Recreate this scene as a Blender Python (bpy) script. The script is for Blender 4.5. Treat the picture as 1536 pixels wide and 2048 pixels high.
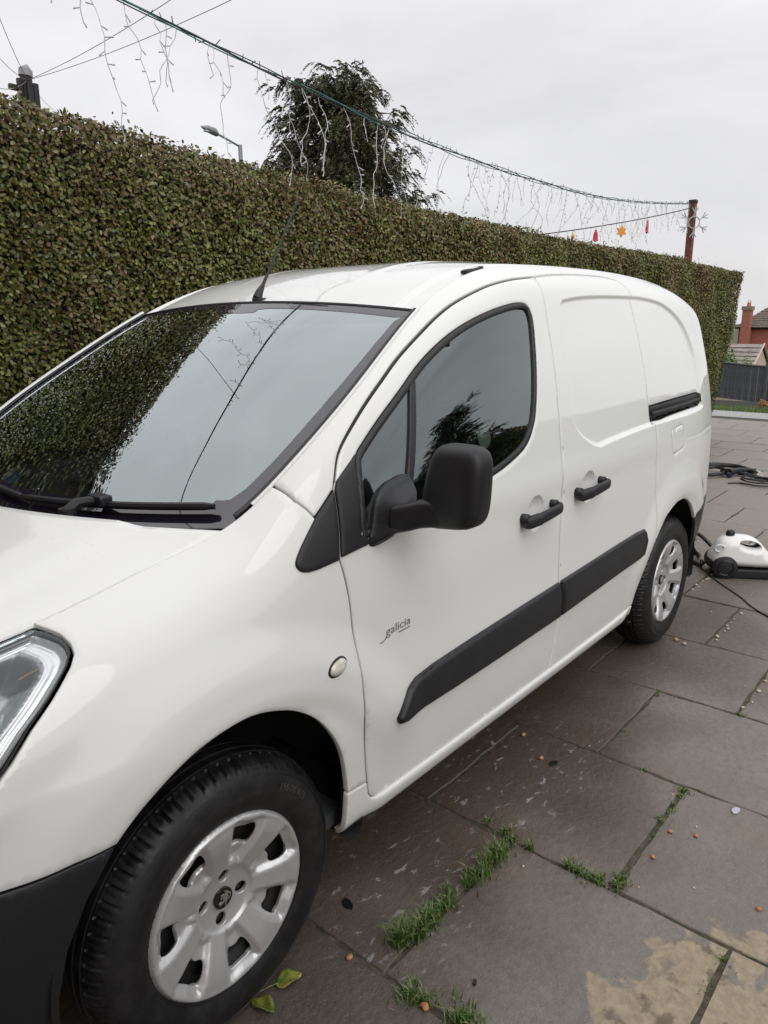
import bpy, bmesh, math, random
import numpy as np
from mathutils import Vector, Matrix
from mathutils.geometry import delaunay_2d_cdt
from math import radians as R_

for o in list(bpy.data.objects): bpy.data.objects.remove(o, do_unlink=True)
scene = bpy.context.scene
COL = scene.collection
rng = np.random.default_rng(7)
random.seed(7)

# ------------------------------------------------------------------ camera
cam_d = bpy.data.cameras.new('camera'); cam = bpy.data.objects.new('camera', cam_d); COL.objects.link(cam)
scene.camera = cam
_yaw, _pitch, _roll = R_(39.602), R_(14.261), R_(-.254)
_f = Vector((math.cos(_pitch)*math.cos(_yaw), math.cos(_pitch)*math.sin(_yaw), -math.sin(_pitch)))
_r = _f.cross(Vector((0, 0, 1))).normalized(); _u = _r.cross(_f)
_r2 = math.cos(_roll)*_r+math.sin(_roll)*_u; _u2 = -math.sin(_roll)*_r+math.cos(_roll)*_u
cam.matrix_world = Matrix(((_r2.x, _u2.x, -_f.x, -.8457), (_r2.y, _u2.y, -_f.y, -1.0900), (_r2.z, _u2.z, -_f.z, 1.5638), (0, 0, 0, 1)))
cam_d.sensor_fit = 'VERTICAL'; cam_d.sensor_height = 24.0
cam_d.lens = 24.0*1488.0/2048.0
cam_d.clip_start = .02; cam_d.clip_end = 3000
scene.render.resolution_x, scene.render.resolution_y = 768, 1024

# ------------------------------------------------------------------ sky: a bright layer of cloud over a Nishita sky
SUN_EL, SUN_AZ = R_(40), R_(243)       # azimuth measured from +x towards +y: the light comes from behind the camera
world = bpy.data.worlds.new('World'); scene.world = world; world.use_nodes = True
nt = world.node_tree; nt.nodes.clear()
def N(tree, typ, **kw):
    n = tree.nodes.new(typ)
    for k, v in kw.items(): setattr(n, k, v)
    return n
wo = N(nt, 'ShaderNodeOutputWorld'); bg = N(nt, 'ShaderNodeBackground')
sky = N(nt, 'ShaderNodeTexSky', sky_type='NISHITA', sun_disc=False)
sky.sun_elevation = SUN_EL; sky.sun_rotation = math.pi/2-SUN_AZ
tc = N(nt, 'ShaderNodeTexCoord'); sep = N(nt, 'ShaderNodeSeparateXYZ')
nt.links.new(tc.outputs['Generated'], sep.inputs[0])
# overcast luminance rises towards the zenith
zc = N(nt, 'ShaderNodeMath', operation='MAXIMUM'); zc.inputs[1].default_value = 0; nt.links.new(sep.outputs['Z'], zc.inputs[0])
zz_ = N(nt, 'ShaderNodeMath', operation='MULTIPLY'); nt.links.new(zc.outputs[0], zz_.inputs[0]); nt.links.new(zc.outputs[0], zz_.inputs[1])
lum = N(nt, 'ShaderNodeMath', operation='MULTIPLY_ADD'); nt.links.new(zz_.outputs[0], lum.inputs[0]); lum.inputs[1].default_value = .60; lum.inputs[2].default_value = .635
mp = N(nt, 'ShaderNodeMapping'); mp.inputs['Scale'].default_value = (1, 1, 2.6); mp.inputs['Rotation'].default_value = (.2, .3, .5)
nt.links.new(tc.outputs['Generated'], mp.inputs['Vector'])
cn = N(nt, 'ShaderNodeTexNoise'); cn.inputs['Scale'].default_value = 1.9; cn.inputs['Detail'].default_value = 6; cn.inputs['Roughness'].default_value = .5
cn.inputs['Distortion'].default_value = .5
nt.links.new(mp.outputs[0], cn.inputs['Vector'])
cr = N(nt, 'ShaderNodeMapRange'); cr.inputs['From Min'].default_value = .32; cr.inputs['From Max'].default_value = .68
cr.inputs['To Min'].default_value = .85; cr.inputs['To Max'].default_value = 1.11
nt.links.new(cn.outputs['Fac'], cr.inputs['Value'])
mul = N(nt, 'ShaderNodeMath', operation='MULTIPLY'); nt.links.new(lum.outputs[0], mul.inputs[0]); nt.links.new(cr.outputs[0], mul.inputs[1])
cc = N(nt, 'ShaderNodeVectorMath', operation='SCALE'); cc.inputs[0].default_value = (1.0, .99, 1.005); nt.links.new(mul.outputs[0], cc.inputs['Scale'])
sk = N(nt, 'ShaderNodeVectorMath', operation='SCALE'); sk.inputs['Scale'].default_value = .10; nt.links.new(sky.outputs[0], sk.inputs[0])
mixs = N(nt, 'ShaderNodeMix', data_type='RGBA'); mixs.inputs['Factor'].default_value = .95
nt.links.new(sk.outputs[0], mixs.inputs['A']); nt.links.new(cc.outputs[0], mixs.inputs['B'])
nt.links.new(mixs.outputs['Result'], bg.inputs['Color']); bg.inputs['Strength'].default_value = 1.0
nt.links.new(bg.outputs[0], wo.inputs[0])

sun_d = bpy.data.lights.new('sun', 'SUN'); sun_d.energy = 1.2; sun_d.angle = R_(60); sun_d.color = (1, .99, .96)
sun = bpy.data.objects.new('sun', sun_d); COL.objects.link(sun)
_sd = Vector((math.cos(SUN_EL)*math.cos(SUN_AZ), math.cos(SUN_EL)*math.sin(SUN_AZ), math.sin(SUN_EL)))
sun.rotation_euler = _sd.to_track_quat('Z', 'Y').to_euler()

vs = scene.view_settings
vs.view_transform = 'Standard'; vs.look = 'None'; vs.exposure = 0.42; vs.gamma = 1.0; vs.use_curve_mapping = False
scene.cycles.use_denoising = True
scene.cycles.max_bounces = 8; scene.cycles.transparent_max_bounces = 24; scene.cycles.glossy_bounces = 5
scene.cycles.caustics_reflective = False; scene.cycles.caustics_refractive = False

# ------------------------------------------------------------------ helpers
def tag(o, label=None, cat=None, group=None, kind=None):
    if label: o['label'] = label
    if cat: o['category'] = cat
    if group: o['group'] = group
    if kind: o['kind'] = kind
    return o
def empty(name, loc=(0, 0, 0), rz=0, parent=None):
    o = bpy.data.objects.new(name, None); COL.objects.link(o); o.location = loc; o.rotation_euler = (0, 0, rz)
    o.empty_display_size = .1
    if parent: o.parent = parent
    return o
def link(name, me, parent=None):
    o = bpy.data.objects.new(name, me); COL.objects.link(o)
    if parent is not None: o.parent = parent
    return o
def mesh(name, V, F, mat=None, parent=None, smooth=False):
    me = bpy.data.meshes.new(name)
    me.from_pydata([tuple(map(float, v)) for v in V], [], [tuple(int(i) for i in f) for f in F])
    me.validate(); me.update()
    if mat is not None: me.materials.append(mat)
    if smooth: me.polygons.foreach_set('use_smooth', [True]*len(me.polygons))
    return link(name, me, parent)
def quads_mesh(name, V, mat, parent=None, smooth=False):
    """V: (n,k,3) array of separate k-sided faces"""
    V = np.asarray(V, np.float32); n, k_ = V.shape[:2]; me = bpy.data.meshes.new(name)
    me.vertices.add(n*k_); me.loops.add(n*k_); me.polygons.add(n)
    me.vertices.foreach_set('co', V.ravel())
    me.loops.foreach_set('vertex_index', np.arange(n*k_, dtype=np.int32))
    me.polygons.foreach_set('loop_start', np.arange(0, n*k_, k_, dtype=np.int32))
    me.polygons.foreach_set('loop_total', np.full(n, k_, np.int32))
    me.update(calc_edges=True); me.validate()
    me.materials.append(mat)
    if smooth: me.polygons.foreach_set('use_smooth', [True]*n)
    return link(name, me, parent)
class MB:
    """collects primitives into one mesh"""
    def __init__(s): s.V = []; s.F = []
    def add(s, V, F):
        b = len(s.V); s.V += [tuple(v) for v in V]; s.F += [tuple(i+b for i in f) for f in F]; return s
    def box(s, c, d, rot=None):
        c = Vector(c); h = Vector(d)*.5
        P = [Vector((sx*h.x, sy*h.y, sz*h.z)) for sx in (-1, 1) for sy in (-1, 1) for sz in (-1, 1)]
        if rot is not None: P = [rot @ p for p in P]
        return s.add([c+p for p in P], [(0, 1, 3, 2), (4, 6, 7, 5), (0, 4, 5, 1), (2, 3, 7, 6), (0, 2, 6, 4), (1, 5, 7, 3)])
    def tube(s, pts, rad, n=8, cap=True, up=None):
        pts = [Vector(p) for p in pts]; m = len(pts)
        rad = [rad]*m if np.isscalar(rad) else list(rad)
        V = []; prev = None
        for i, p in enumerate(pts):
            t = (pts[min(i+1, m-1)]-pts[max(i-1, 0)]).normalized()
            if prev is None:
                a = Vector((0, 0, 1)) if abs(t.z) < .9 else Vector((1, 0, 0))
                u = t.cross(a).normalized()
            else: u = (prev-t*prev.dot(t)).normalized()
            prev = u; w = t.cross(u)
            for k in range(n):
                an = 2*math.pi*k/n; V.append(p+(u*math.cos(an)+w*math.sin(an))*rad[i])
        F = [(i*n+k, i*n+(k+1) % n, (i+1)*n+(k+1) % n, (i+1)*n+k) for i in range(m-1) for k in range(n)]
        if cap: F += [tuple(range(n))[::-1], tuple((m-1)*n+k for k in range(n))]
        return s.add(V, F)
    def prism(s, poly, z0, z1, axis='z'):
        n = len(poly)
        def P(a, b, h): return {'z': (a, b, h), 'y': (a, h, b), 'x': (h, a, b)}[axis]
        V = [P(a, b, z0) for a, b in poly]+[P(a, b, z1) for a, b in poly]
        F = [tuple(range(n))[::-1], tuple(range(n, 2*n))]+[(i, (i+1) % n, n+(i+1) % n, n+i) for i in range(n)]
        return s.add(V, F)
    def obj(s, name, mat, parent=None, smooth=False, bevel=0, seg=2):
        o = mesh(name, s.V, s.F, mat, parent, smooth)
        bm = bmesh.new(); bm.from_mesh(o.data); bmesh.ops.recalc_face_normals(bm, faces=bm.faces); bm.to_mesh(o.data); bm.free()
        if bevel:
            m = o.modifiers.new('bevel', 'BEVEL'); m.width = bevel; m.segments = seg; m.limit_method = 'ANGLE'; m.angle_limit = R_(40)
        if smooth: shade_auto(o)
        return o
def shade_auto(o, ang=42):
    me = o.data
    me.polygons.foreach_set('use_smooth', [True]*len(me.polygons))
    bm = bmesh.new(); bm.from_mesh(me)
    for e in bm.edges:
        if len(e.link_faces) == 2 and e.calc_face_angle(0) > R_(ang): e.smooth = False
    bm.to_mesh(me); bm.free()
def grid_mesh(name, P, mat, parent=None, flip=False, smooth=True):
    """P: (m,n,3)"""
    m, n = P.shape[:2]
    idx = np.arange(m*n).reshape(m, n)
    F = np.stack([idx[:-1, :-1], idx[1:, :-1], idx[1:, 1:], idx[:-1, 1:]], -1).reshape(-1, 4)
    if flip: F = F[:, ::-1]
    return mesh(name, P.reshape(-1, 3), F, mat, parent, smooth)
def crom(P, n=6, closed=False):
    """Catmull-Rom resample of a polyline"""
    P = [np.asarray(p, float) for p in P]; out = []; m = len(P)
    for i in range(m if closed else m-1):
        p1, p2 = P[i], P[(i+1) % m]
        p0 = P[i-1] if (closed or i > 0) else 2*p1-p2
        p3 = P[(i+2) % m] if (closed or i+2 < m) else 2*p2-p1
        for k in range(n):
            t = k/n
            out.append(.5*((2*p1)+(-p0+p2)*t+(2*p0-5*p1+4*p2-p3)*t*t+(-p0+3*p1-3*p2+p3)*t**3))
    if not closed: out.append(P[-1])
    return [tuple(p) for p in out]

# ------------------------------------------------------------------ materials
def newmat(name):
    m = bpy.data.materials.new(name); m.use_nodes = True; t = m.node_tree
    b = t.nodes['Principled BSDF']; return m, t, b
def simple(name, col, rough=.5, metal=0, coat=0, spec=.5, noise=0, nscale=40, bump=0, bscale=200, coat_rough=.03, rvar=0):
    m, t, b = newmat(name)
    b.inputs['Base Color'].default_value = (*col, 1); b.inputs['Roughness'].default_value = rough; b.inputs['Metallic'].default_value = metal
    b.inputs['Coat Weight'].default_value = coat; b.inputs['Coat Roughness'].default_value = coat_rough; b.inputs['Specular IOR Level'].default_value = spec
    tcn = N(t, 'ShaderNodeTexCoord')
    if noise or rvar:
        nz = N(t, 'ShaderNodeTexNoise'); nz.inputs['Scale'].default_value = nscale; nz.inputs['Detail'].default_value = 6
        t.links.new(tcn.outputs['Object'], nz.inputs['Vector'])
        if noise:
            mr = N(t, 'ShaderNodeMapRange'); mr.inputs['From Min'].default_value = .3; mr.inputs['From Max'].default_value = .7
            mr.inputs['To Min'].default_value = 1-noise; mr.inputs['To Max'].default_value = 1+noise
            sc = N(t, 'ShaderNodeVectorMath', operation='SCALE'); sc.inputs[0].default_value = col
            t.links.new(nz.outputs['Fac'], mr.inputs['Value']); t.links.new(mr.outputs[0], sc.inputs['Scale']); t.links.new(sc.outputs[0], b.inputs['Base Color'])
        if rvar:
            mr2 = N(t, 'ShaderNodeMapRange'); mr2.inputs['From Min'].default_value = .3; mr2.inputs['From Max'].default_value = .7
            mr2.inputs['To Min'].default_value = max(0, rough-rvar); mr2.inputs['To Max'].default_value = min(1, rough+rvar)
            t.links.new(nz.outputs['Fac'], mr2.inputs['Value']); t.links.new(mr2.outputs[0], b.inputs['Roughness'])
    if bump:
        nb = N(t, 'ShaderNodeTexNoise'); nb.inputs['Scale'].default_value = bscale; nb.inputs['Detail'].default_value = 3
        bp = N(t, 'ShaderNodeBump'); bp.inputs['Strength'].default_value = bump; bp.inputs['Distance'].default_value = .002
        t.links.new(tcn.outputs['Object'], nb.inputs['Vector']); t.links.new(nb.outputs['Fac'], bp.inputs['Height']); t.links.new(bp.outputs[0], b.inputs['Normal'])
    return m
def ramp(t, fac, stops):
    r = N(t, 'ShaderNodeValToRGB'); e = r.color_ramp.elements
    while len(e) < len(stops): e.new(.5)
    for el, (p, c) in zip(e, stops): el.position = p; el.color = (*c, 1) if len(c) == 3 else c
    t.links.new(fac, r.inputs['Fac']); return r.outputs['Color']
def mix(t, fac, a, b, mode='MIX'):
    m = N(t, 'ShaderNodeMix', data_type='RGBA', blend_type=mode)
    for s, v in (('Factor', fac), ('A', a), ('B', b)):
        if hasattr(v, 'links'): t.links.new(v, m.inputs[s])
        elif s == 'Factor': m.inputs[s].default_value = v
        else: m.inputs[s].default_value = (*v, 1)
    return m.outputs['Result']
def noise_out(t, vec, scale, detail=5, rough=.55, dist=0):
    n = N(t, 'ShaderNodeTexNoise'); n.inputs['Scale'].default_value = scale; n.inputs['Detail'].default_value = detail
    n.inputs['Roughness'].default_value = rough; n.inputs['Distortion'].default_value = dist
    t.links.new(vec, n.inputs['Vector']); return n.outputs['Fac']
def mrange(t, v, a, b, c=0, d=1, typ='LINEAR'):
    m = N(t, 'ShaderNodeMapRange', interpolation_type=typ)
    m.inputs['From Min'].default_value = a; m.inputs['From Max'].default_value = b; m.inputs['To Min'].default_value = c; m.inputs['To Max'].default_value = d
    t.links.new(v, m.inputs['Value']); return m.outputs[0]
def math_(t, op, a, b=None):
    m = N(t, 'ShaderNodeMath', operation=op)
    for i, v in enumerate((a, b)):
        if v is None: continue
        if hasattr(v, 'links'): t.links.new(v, m.inputs[i])
        else: m.inputs[i].default_value = v
    return m.outputs[0]

def paint_mat():
    m, t, b = newmat('white_paint')
    g = N(t, 'ShaderNodeNewGeometry')
    n1 = noise_out(t, g.outputs['Position'], 2.2, 4); n2 = noise_out(t, g.outputs['Position'], 60, 4)
    c = mix(t, mrange(t, n1, .35, .7, 0, .5), (.752, .765, .748), (.722, .734, .716))
    c = mix(t, mrange(t, n2, .66, .80, 0, .25), c, (.60, .57, .52))
    t.links.new(c, b.inputs['Base Color'])
    b.inputs['Roughness'].default_value = .42; b.inputs['Coat Weight'].default_value = 1.0; b.inputs['Coat Roughness'].default_value = .035
    t.links.new(mrange(t, n1, .3, .7, .008, .035), b.inputs['Coat Roughness'])
    b.inputs['Specular IOR Level'].default_value = .3
    return m
M = {}
M['paint'] = paint_mat()
M['plastic'] = simple('black_textured_plastic', (.009, .010, .012), .45, bump=.12, bscale=900, rvar=.06, nscale=9)
M['plastic_soft'] = simple('dark_plastic', (.010, .010, .012), .55, bump=.1, bscale=700)
M['rubber'] = simple('black_rubber', (.012, .012, .013), .5)
M['gloss_black'] = simple('gloss_black', (.01, .01, .011), .12)
M['under_black'] = simple('underbody_black', (.008, .008, .008), .9)  # plain matt black of the underbody and wheel housings
M['interior'] = simple('cab_trim', (.055, .060, .064), .7, bump=.1, bscale=500)
M['interior_lt'] = simple('cab_trim_grey', (.20, .21, .215), .75)
M['fabric'] = simple('seat_fabric', (.045, .05, .06), .9, noise=.3, nscale=150)
M['chrome'] = simple('chrome', (.85, .85, .86), .08, metal=1)
M['silver'] = simple('silver_cover_paint', (.50, .505, .51), .30, metal=.45, coat=.5, coat_rough=.12)
M['steel'] = simple('dark_steel', (.03, .03, .03), .6, metal=.4)
M['red_lens'] = simple('red_lens', (.35, .01, .012), .1, coat=1)
M['amber'] = simple('amber_lens', (.30, .12, .03), .15)
M['grey_print'] = simple('grey_print', (.16, .16, .165), .5)
def tyre_mat():
    m, t, b = newmat('tyre_rubber')
    g = N(t, 'ShaderNodeTexCoord')
    n1 = noise_out(t, g.outputs['Object'], 14, 6, .65); n2 = noise_out(t, g.outputs['Object'], 120, 3)
    c = mix(t, mrange(t, n1, .45, .75), (.005, .005, .006), (.016, .015, .015))
    t.links.new(c, b.inputs['Base Color']); t.links.new(mrange(t, n1, .35, .7, .38, .75), b.inputs['Roughness'])
    bp = N(t, 'ShaderNodeBump'); bp.inputs['Strength'].default_value = .25; bp.inputs['Distance'].default_value = .002
    t.links.new(n2, bp.inputs['Height']); t.links.new(bp.outputs[0], b.inputs['Normal'])
    return m
M['tyre'] = tyre_mat()
def glass_mat(name, tint, ior=1.6, gain=1.0):
    m = bpy.data.materials.new(name); m.use_nodes = True; t = m.node_tree; t.nodes.clear()
    out = N(t, 'ShaderNodeOutputMaterial'); mx = N(t, 'ShaderNodeMixShader'); fr = N(t, 'ShaderNodeFresnel'); fr.inputs['IOR'].default_value = ior
    tr = N(t, 'ShaderNodeBsdfTransparent'); tr.inputs[0].default_value = (*tint, 1)
    gl = N(t, 'ShaderNodeBsdfAnisotropic'); gl.inputs['Roughness'].default_value = .0; gl.inputs['Color'].default_value = (.90, .99, 1, 1)
    mu = N(t, 'ShaderNodeMath', operation='MULTIPLY', use_clamp=True); mu.inputs[1].default_value = gain; t.links.new(fr.outputs[0], mu.inputs[0]); t.links.new(mu.outputs[0], mx.inputs[0]); t.links.new(tr.outputs[0], mx.inputs[1]); t.links.new(gl.outputs[0], mx.inputs[2])
    t.links.new(mx.outputs[0], out.inputs[0])
    return m
M['glass'] = glass_mat('window_glass', (.80, .87, .86), 2.1, 2.15)
M['glass_side'] = glass_mat('side_window_glass', (.66, .72, .70), 2.0, 1.5)
M['lens'] = glass_mat('clear_lens', (.93, .93, .93), 1.5)
M['frit'] = simple('glass_black_border', (.012, .010, .018), .03); M['frit'].node_tree.nodes['Principled BSDF'].inputs['IOR'].default_value = 1.85
# ------------------------------------------------------------------ van body surface (metres; x to the rear, front axle at 0,
# near side at y = 0, far side mirrored about y = VW/2, z up)
VW = 1.81
def nat_spline(xs, ys):
    """natural cubic spline through columns of ys (C2); returns f(x)->(...,k)"""
    xs = np.asarray(xs, float); ys = np.asarray(ys, float)
    if ys.ndim == 1: ys = ys[:, None]
    n = len(xs); h = np.diff(xs)
    A = np.eye(n); B = np.zeros_like(ys)
    for i in range(1, n-1):
        A[i, i-1] = h[i-1]; A[i, i] = 2*(h[i-1]+h[i]); A[i, i+1] = h[i]
        B[i] = 6*((ys[i+1]-ys[i])/h[i]-(ys[i]-ys[i-1])/h[i-1])
    M = np.linalg.solve(A, B)
    def f(x):
        x = np.atleast_1d(np.asarray(x, float)); k = np.clip(np.searchsorted(xs, x)-1, 0, n-2)
        a = (xs[k+1]-x)/h[k]; b = (x-xs[k])/h[k]; hh = h[k]
        a_, b_, hh_ = a[:, None], b[:, None], hh[:, None]
        return a_*ys[k]+b_*ys[k+1]+((a_**3-a_)*M[k]+(b_**3-b_)*M[k+1])*hh_**2/6
    return f
def sstep(a, b, x):
    t = np.clip((x-a)/(b-a), 0, 1); return t*t*(3-2*t)
Z_LOW = [.285, .31, .37, .50, .64, .78]
FR = np.array([.2, .38, .55, .70, .84, .94, 1.0])
Y_LOW = [.07, .036, .018, .007, .001, .0]
ST = [  # x, z_top, lower y rows (or None), upper y rows
 (-.85, .945, [.40, .33, .27, .24, .23, .225], [.225, .235, .25, .27, .30, .34, .39]),
 (-.62, .985, [.22, .15, .11, .09, .08, .076], [.078, .09, .108, .135, .172, .215, .262]),
 (-.40, 1.018, [.13, .065, .04, .03, .022, .020], [.026, .038, .058, .085, .122, .167, .215]),
 (-.20, 1.052, [.07, .036, .018, .008, .0, .003], [.010, .020, .036, .061, .098, .146, .2]),
 (.00, 1.095, [.07, .036, .018, .006, -.003, .0], [.006, .014, .028, .051, .088, .138, .19]),
 (.15, 1.142, None, [.005, .012, .023, .041, .071, .114, .163]),
 (.30, 1.236, None, [.003, .009, .021, .040, .070, .105, .146]),
 (.60, 1.425, None, [.000, .006, .021, .046, .081, .122, .170]),
 (.90, 1.598, None, [.000, .012, .036, .068, .109, .157, .224]),
 (1.20, 1.712, None, [.002, .018, .047, .082, .125, .174, .258]),
 (1.60, 1.757, None, [.003, .020, .052, .089, .132, .180, .275]),
 (2.20, 1.768, None, [.003, .020, .052, .089, .132, .180, .275]),
 (2.70, 1.750, None, [.006, .023, .055, .092, .135, .182, .275]),
 (3.00, 1.722, [.12, .07, .042, .026, .02, .02], [.024, .041, .072, .108, .149, .195, .280]),
 (3.20, 1.690, [.21, .14, .090, .062, .05, .05], [.054, .070, .098, .132, .170, .213, .290]),
 (3.36, 1.655, [.32, .23, .160, .115, .098, .098], [.102, .115, .14, .172, .205, .245, .310]),
 (3.45, 1.630, [.40, .31, .230, .185, .163, .162], [.165, .176, .20, .23, .26, .295, .350]),
]
NROW = 13
_sx = [s[0] for s in ST]
_tab = []
for s in ST:
    lo = s[2] or Y_LOW
    zt = s[1]
    zz = list(Z_LOW)+list(.78+(zt-.78)*FR)
    _tab.append(zz+list(lo)+list(s[3]))
_rows = nat_spline(_sx, _tab)
# fixed cardinal splines over the rows (uniform knots) -> basis matrix
_vk = np.linspace(0, 1, NROW)
_card = nat_spline(_vk, np.eye(NROW))
def side_base(x, v):
    r = _rows(x); B = _card(v)
    return (B*r[:, :NROW]).sum(1), (B*r[:, NROW:]).sum(1)     # z, y
def poly_sd(P, x, z):
    """signed distance to a closed polygon (negative inside)"""
    P = np.asarray(P, float); x = np.asarray(x); d = np.full(x.shape, 1e9); inside = np.zeros(x.shape, bool)
    n = len(P)
    for i in range(n):
        a = P[i]; b = P[(i+1) % n]; e = b-a
        wx, wz = x-a[0], z-a[1]
        t = np.clip((wx*e[0]+wz*e[1])/(e@e+1e-12), 0, 1)
        d = np.minimum(d, np.hypot(wx-t*e[0], wz-t*e[1]))
        c = ((a[1] > z) != (b[1] > z)) & (x < (b[0]-a[0])*(z-a[1])/(b[1]-a[1]+1e-15)+a[0])
        inside ^= c
    return np.where(inside, -d, d)
ARCH_F = (.02, .365, .405); ARCH_R = (2.665, .345, .405)   # centre x, z and radius of the wheel openings
def side_disp(x, z, feats):
    """outward (-y) relief of the sheet metal"""
    o = np.zeros_like(x)
    for (cx, cz, R), amp in ((ARCH_F, .020), (ARCH_R, .016)):
        r = np.hypot((x-cx)*(.93 if cx < 1 else 1.0), z-cz)
        w = sstep(.38, .66, z)
        o += w*amp*(1-sstep(R+.085, R+.20, r))
        o -= w*.010*(1-sstep(R-.02, R+.05, r))
    # shoulder below the windows
    m = sstep(.35, .8, x)*(1-sstep(2.2, 2.7, x))
    o += .006*np.exp(-((z-1.06)/.05)**2)*m
    # lower door flank swells round the rub strip
    o += .006*np.exp(-((z-.62)/.12)**2)*sstep(.35, .6, x)*(1-sstep(2.1, 2.35, x))
    for P, depth, w in feats.get('recess', []):
        sd = poly_sd(P, x, z); o -= depth*(1-sstep(-w, 0, sd))
    for cx, cz, rx, rz, dep in feats.get('cups', []):
        q = np.hypot((x-cx)/rx, (z-cz)/rz); o -= dep*np.clip(1-q*q, 0, 1)**.75
    return o
def side_pt(x, v, feats={}):
    x = np.atleast_1d(np.asarray(x, float)); v = np.atleast_1d(np.asarray(v, float))
    z, y = side_base(x, v)
    return np.stack([x, y-side_disp(x, z, feats), z], -1)
def v_of_z(x, z):
    """invert z(v) at given x (bisection)"""
    x = np.atleast_1d(np.asarray(x, float)); z = np.atleast_1d(np.asarray(z, float))
    lo = np.zeros_like(x); hi = np.ones_like(x)
    for _ in range(40):
        m = .5*(lo+hi); zm = side_base(x, m)[0]
        lo = np.where(zm < z, m, lo); hi = np.where(zm < z, hi, m)
    return .5*(lo+hi)
# ------------------------------------------------------------------ ground
def ground_z(x):
    """level drive, then the land falls away beyond the road"""
    return np.where(x < 14.4, 0.0, -1.66*np.clip((x-14.4)/15.6, 0, 1)-1.9*np.clip((x-30)/30, 0, 1))
def earth_mat():
    m, t, b = newmat('joint_earth'); g = N(t, 'ShaderNodeNewGeometry')
    n1 = noise_out(t, g.outputs['Position'], 30, 6); n2 = noise_out(t, g.outputs['Position'], 6, 4)
    c = ramp(t, n1, [(.3, (.030, .025, .019)), (.55, (.075, .063, .047)), (.75, (.13, .11, .085))])
    c = mix(t, mrange(t, n2, .52, .66, 0, .6), c, (.030, .040, .012))
    t.links.new(c, b.inputs['Base Color']); b.inputs['Roughness'].default_value = .95
    bp = N(t, 'ShaderNodeBump'); bp.inputs['Strength'].default_value = .6; bp.inputs['Distance'].default_value = .008; t.links.new(n1, bp.inputs['Height']); t.links.new(bp.outputs[0], b.inputs['Normal'])
    return m
M['earth'] = earth_mat()
xs = np.concatenate([[-900, -60, -20], np.linspace(-12, 14.4, 10), np.linspace(15, 62, 24), [120, 400, 1500]]); ys = np.array([-900, -200, -60, -20, -8, -4, 0, 2, 4, 8, 20, 60, 200, 900])
gx, gy = np.meshgrid(xs, ys, indexing='ij')
P = np.stack([gx.ravel(), gy.ravel(), ground_z(gx.ravel())-.032], -1).reshape(len(xs), len(ys), 3)
def lawn_mat():
    m, t, b = newmat('grass_land'); g = N(t, 'ShaderNodeNewGeometry')
    n1 = noise_out(t, g.outputs['Position'], 3, 6)
    t.links.new(ramp(t, n1, [(.3, (.030, .042, .014)), (.7, (.075, .090, .032))]), b.inputs['Base Color']); b.inputs['Roughness'].default_value = .95; return m
M['lawn'] = lawn_mat()
tag(grid_mesh('ground', P, M['lawn'], None, smooth=False), kind='structure')
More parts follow.
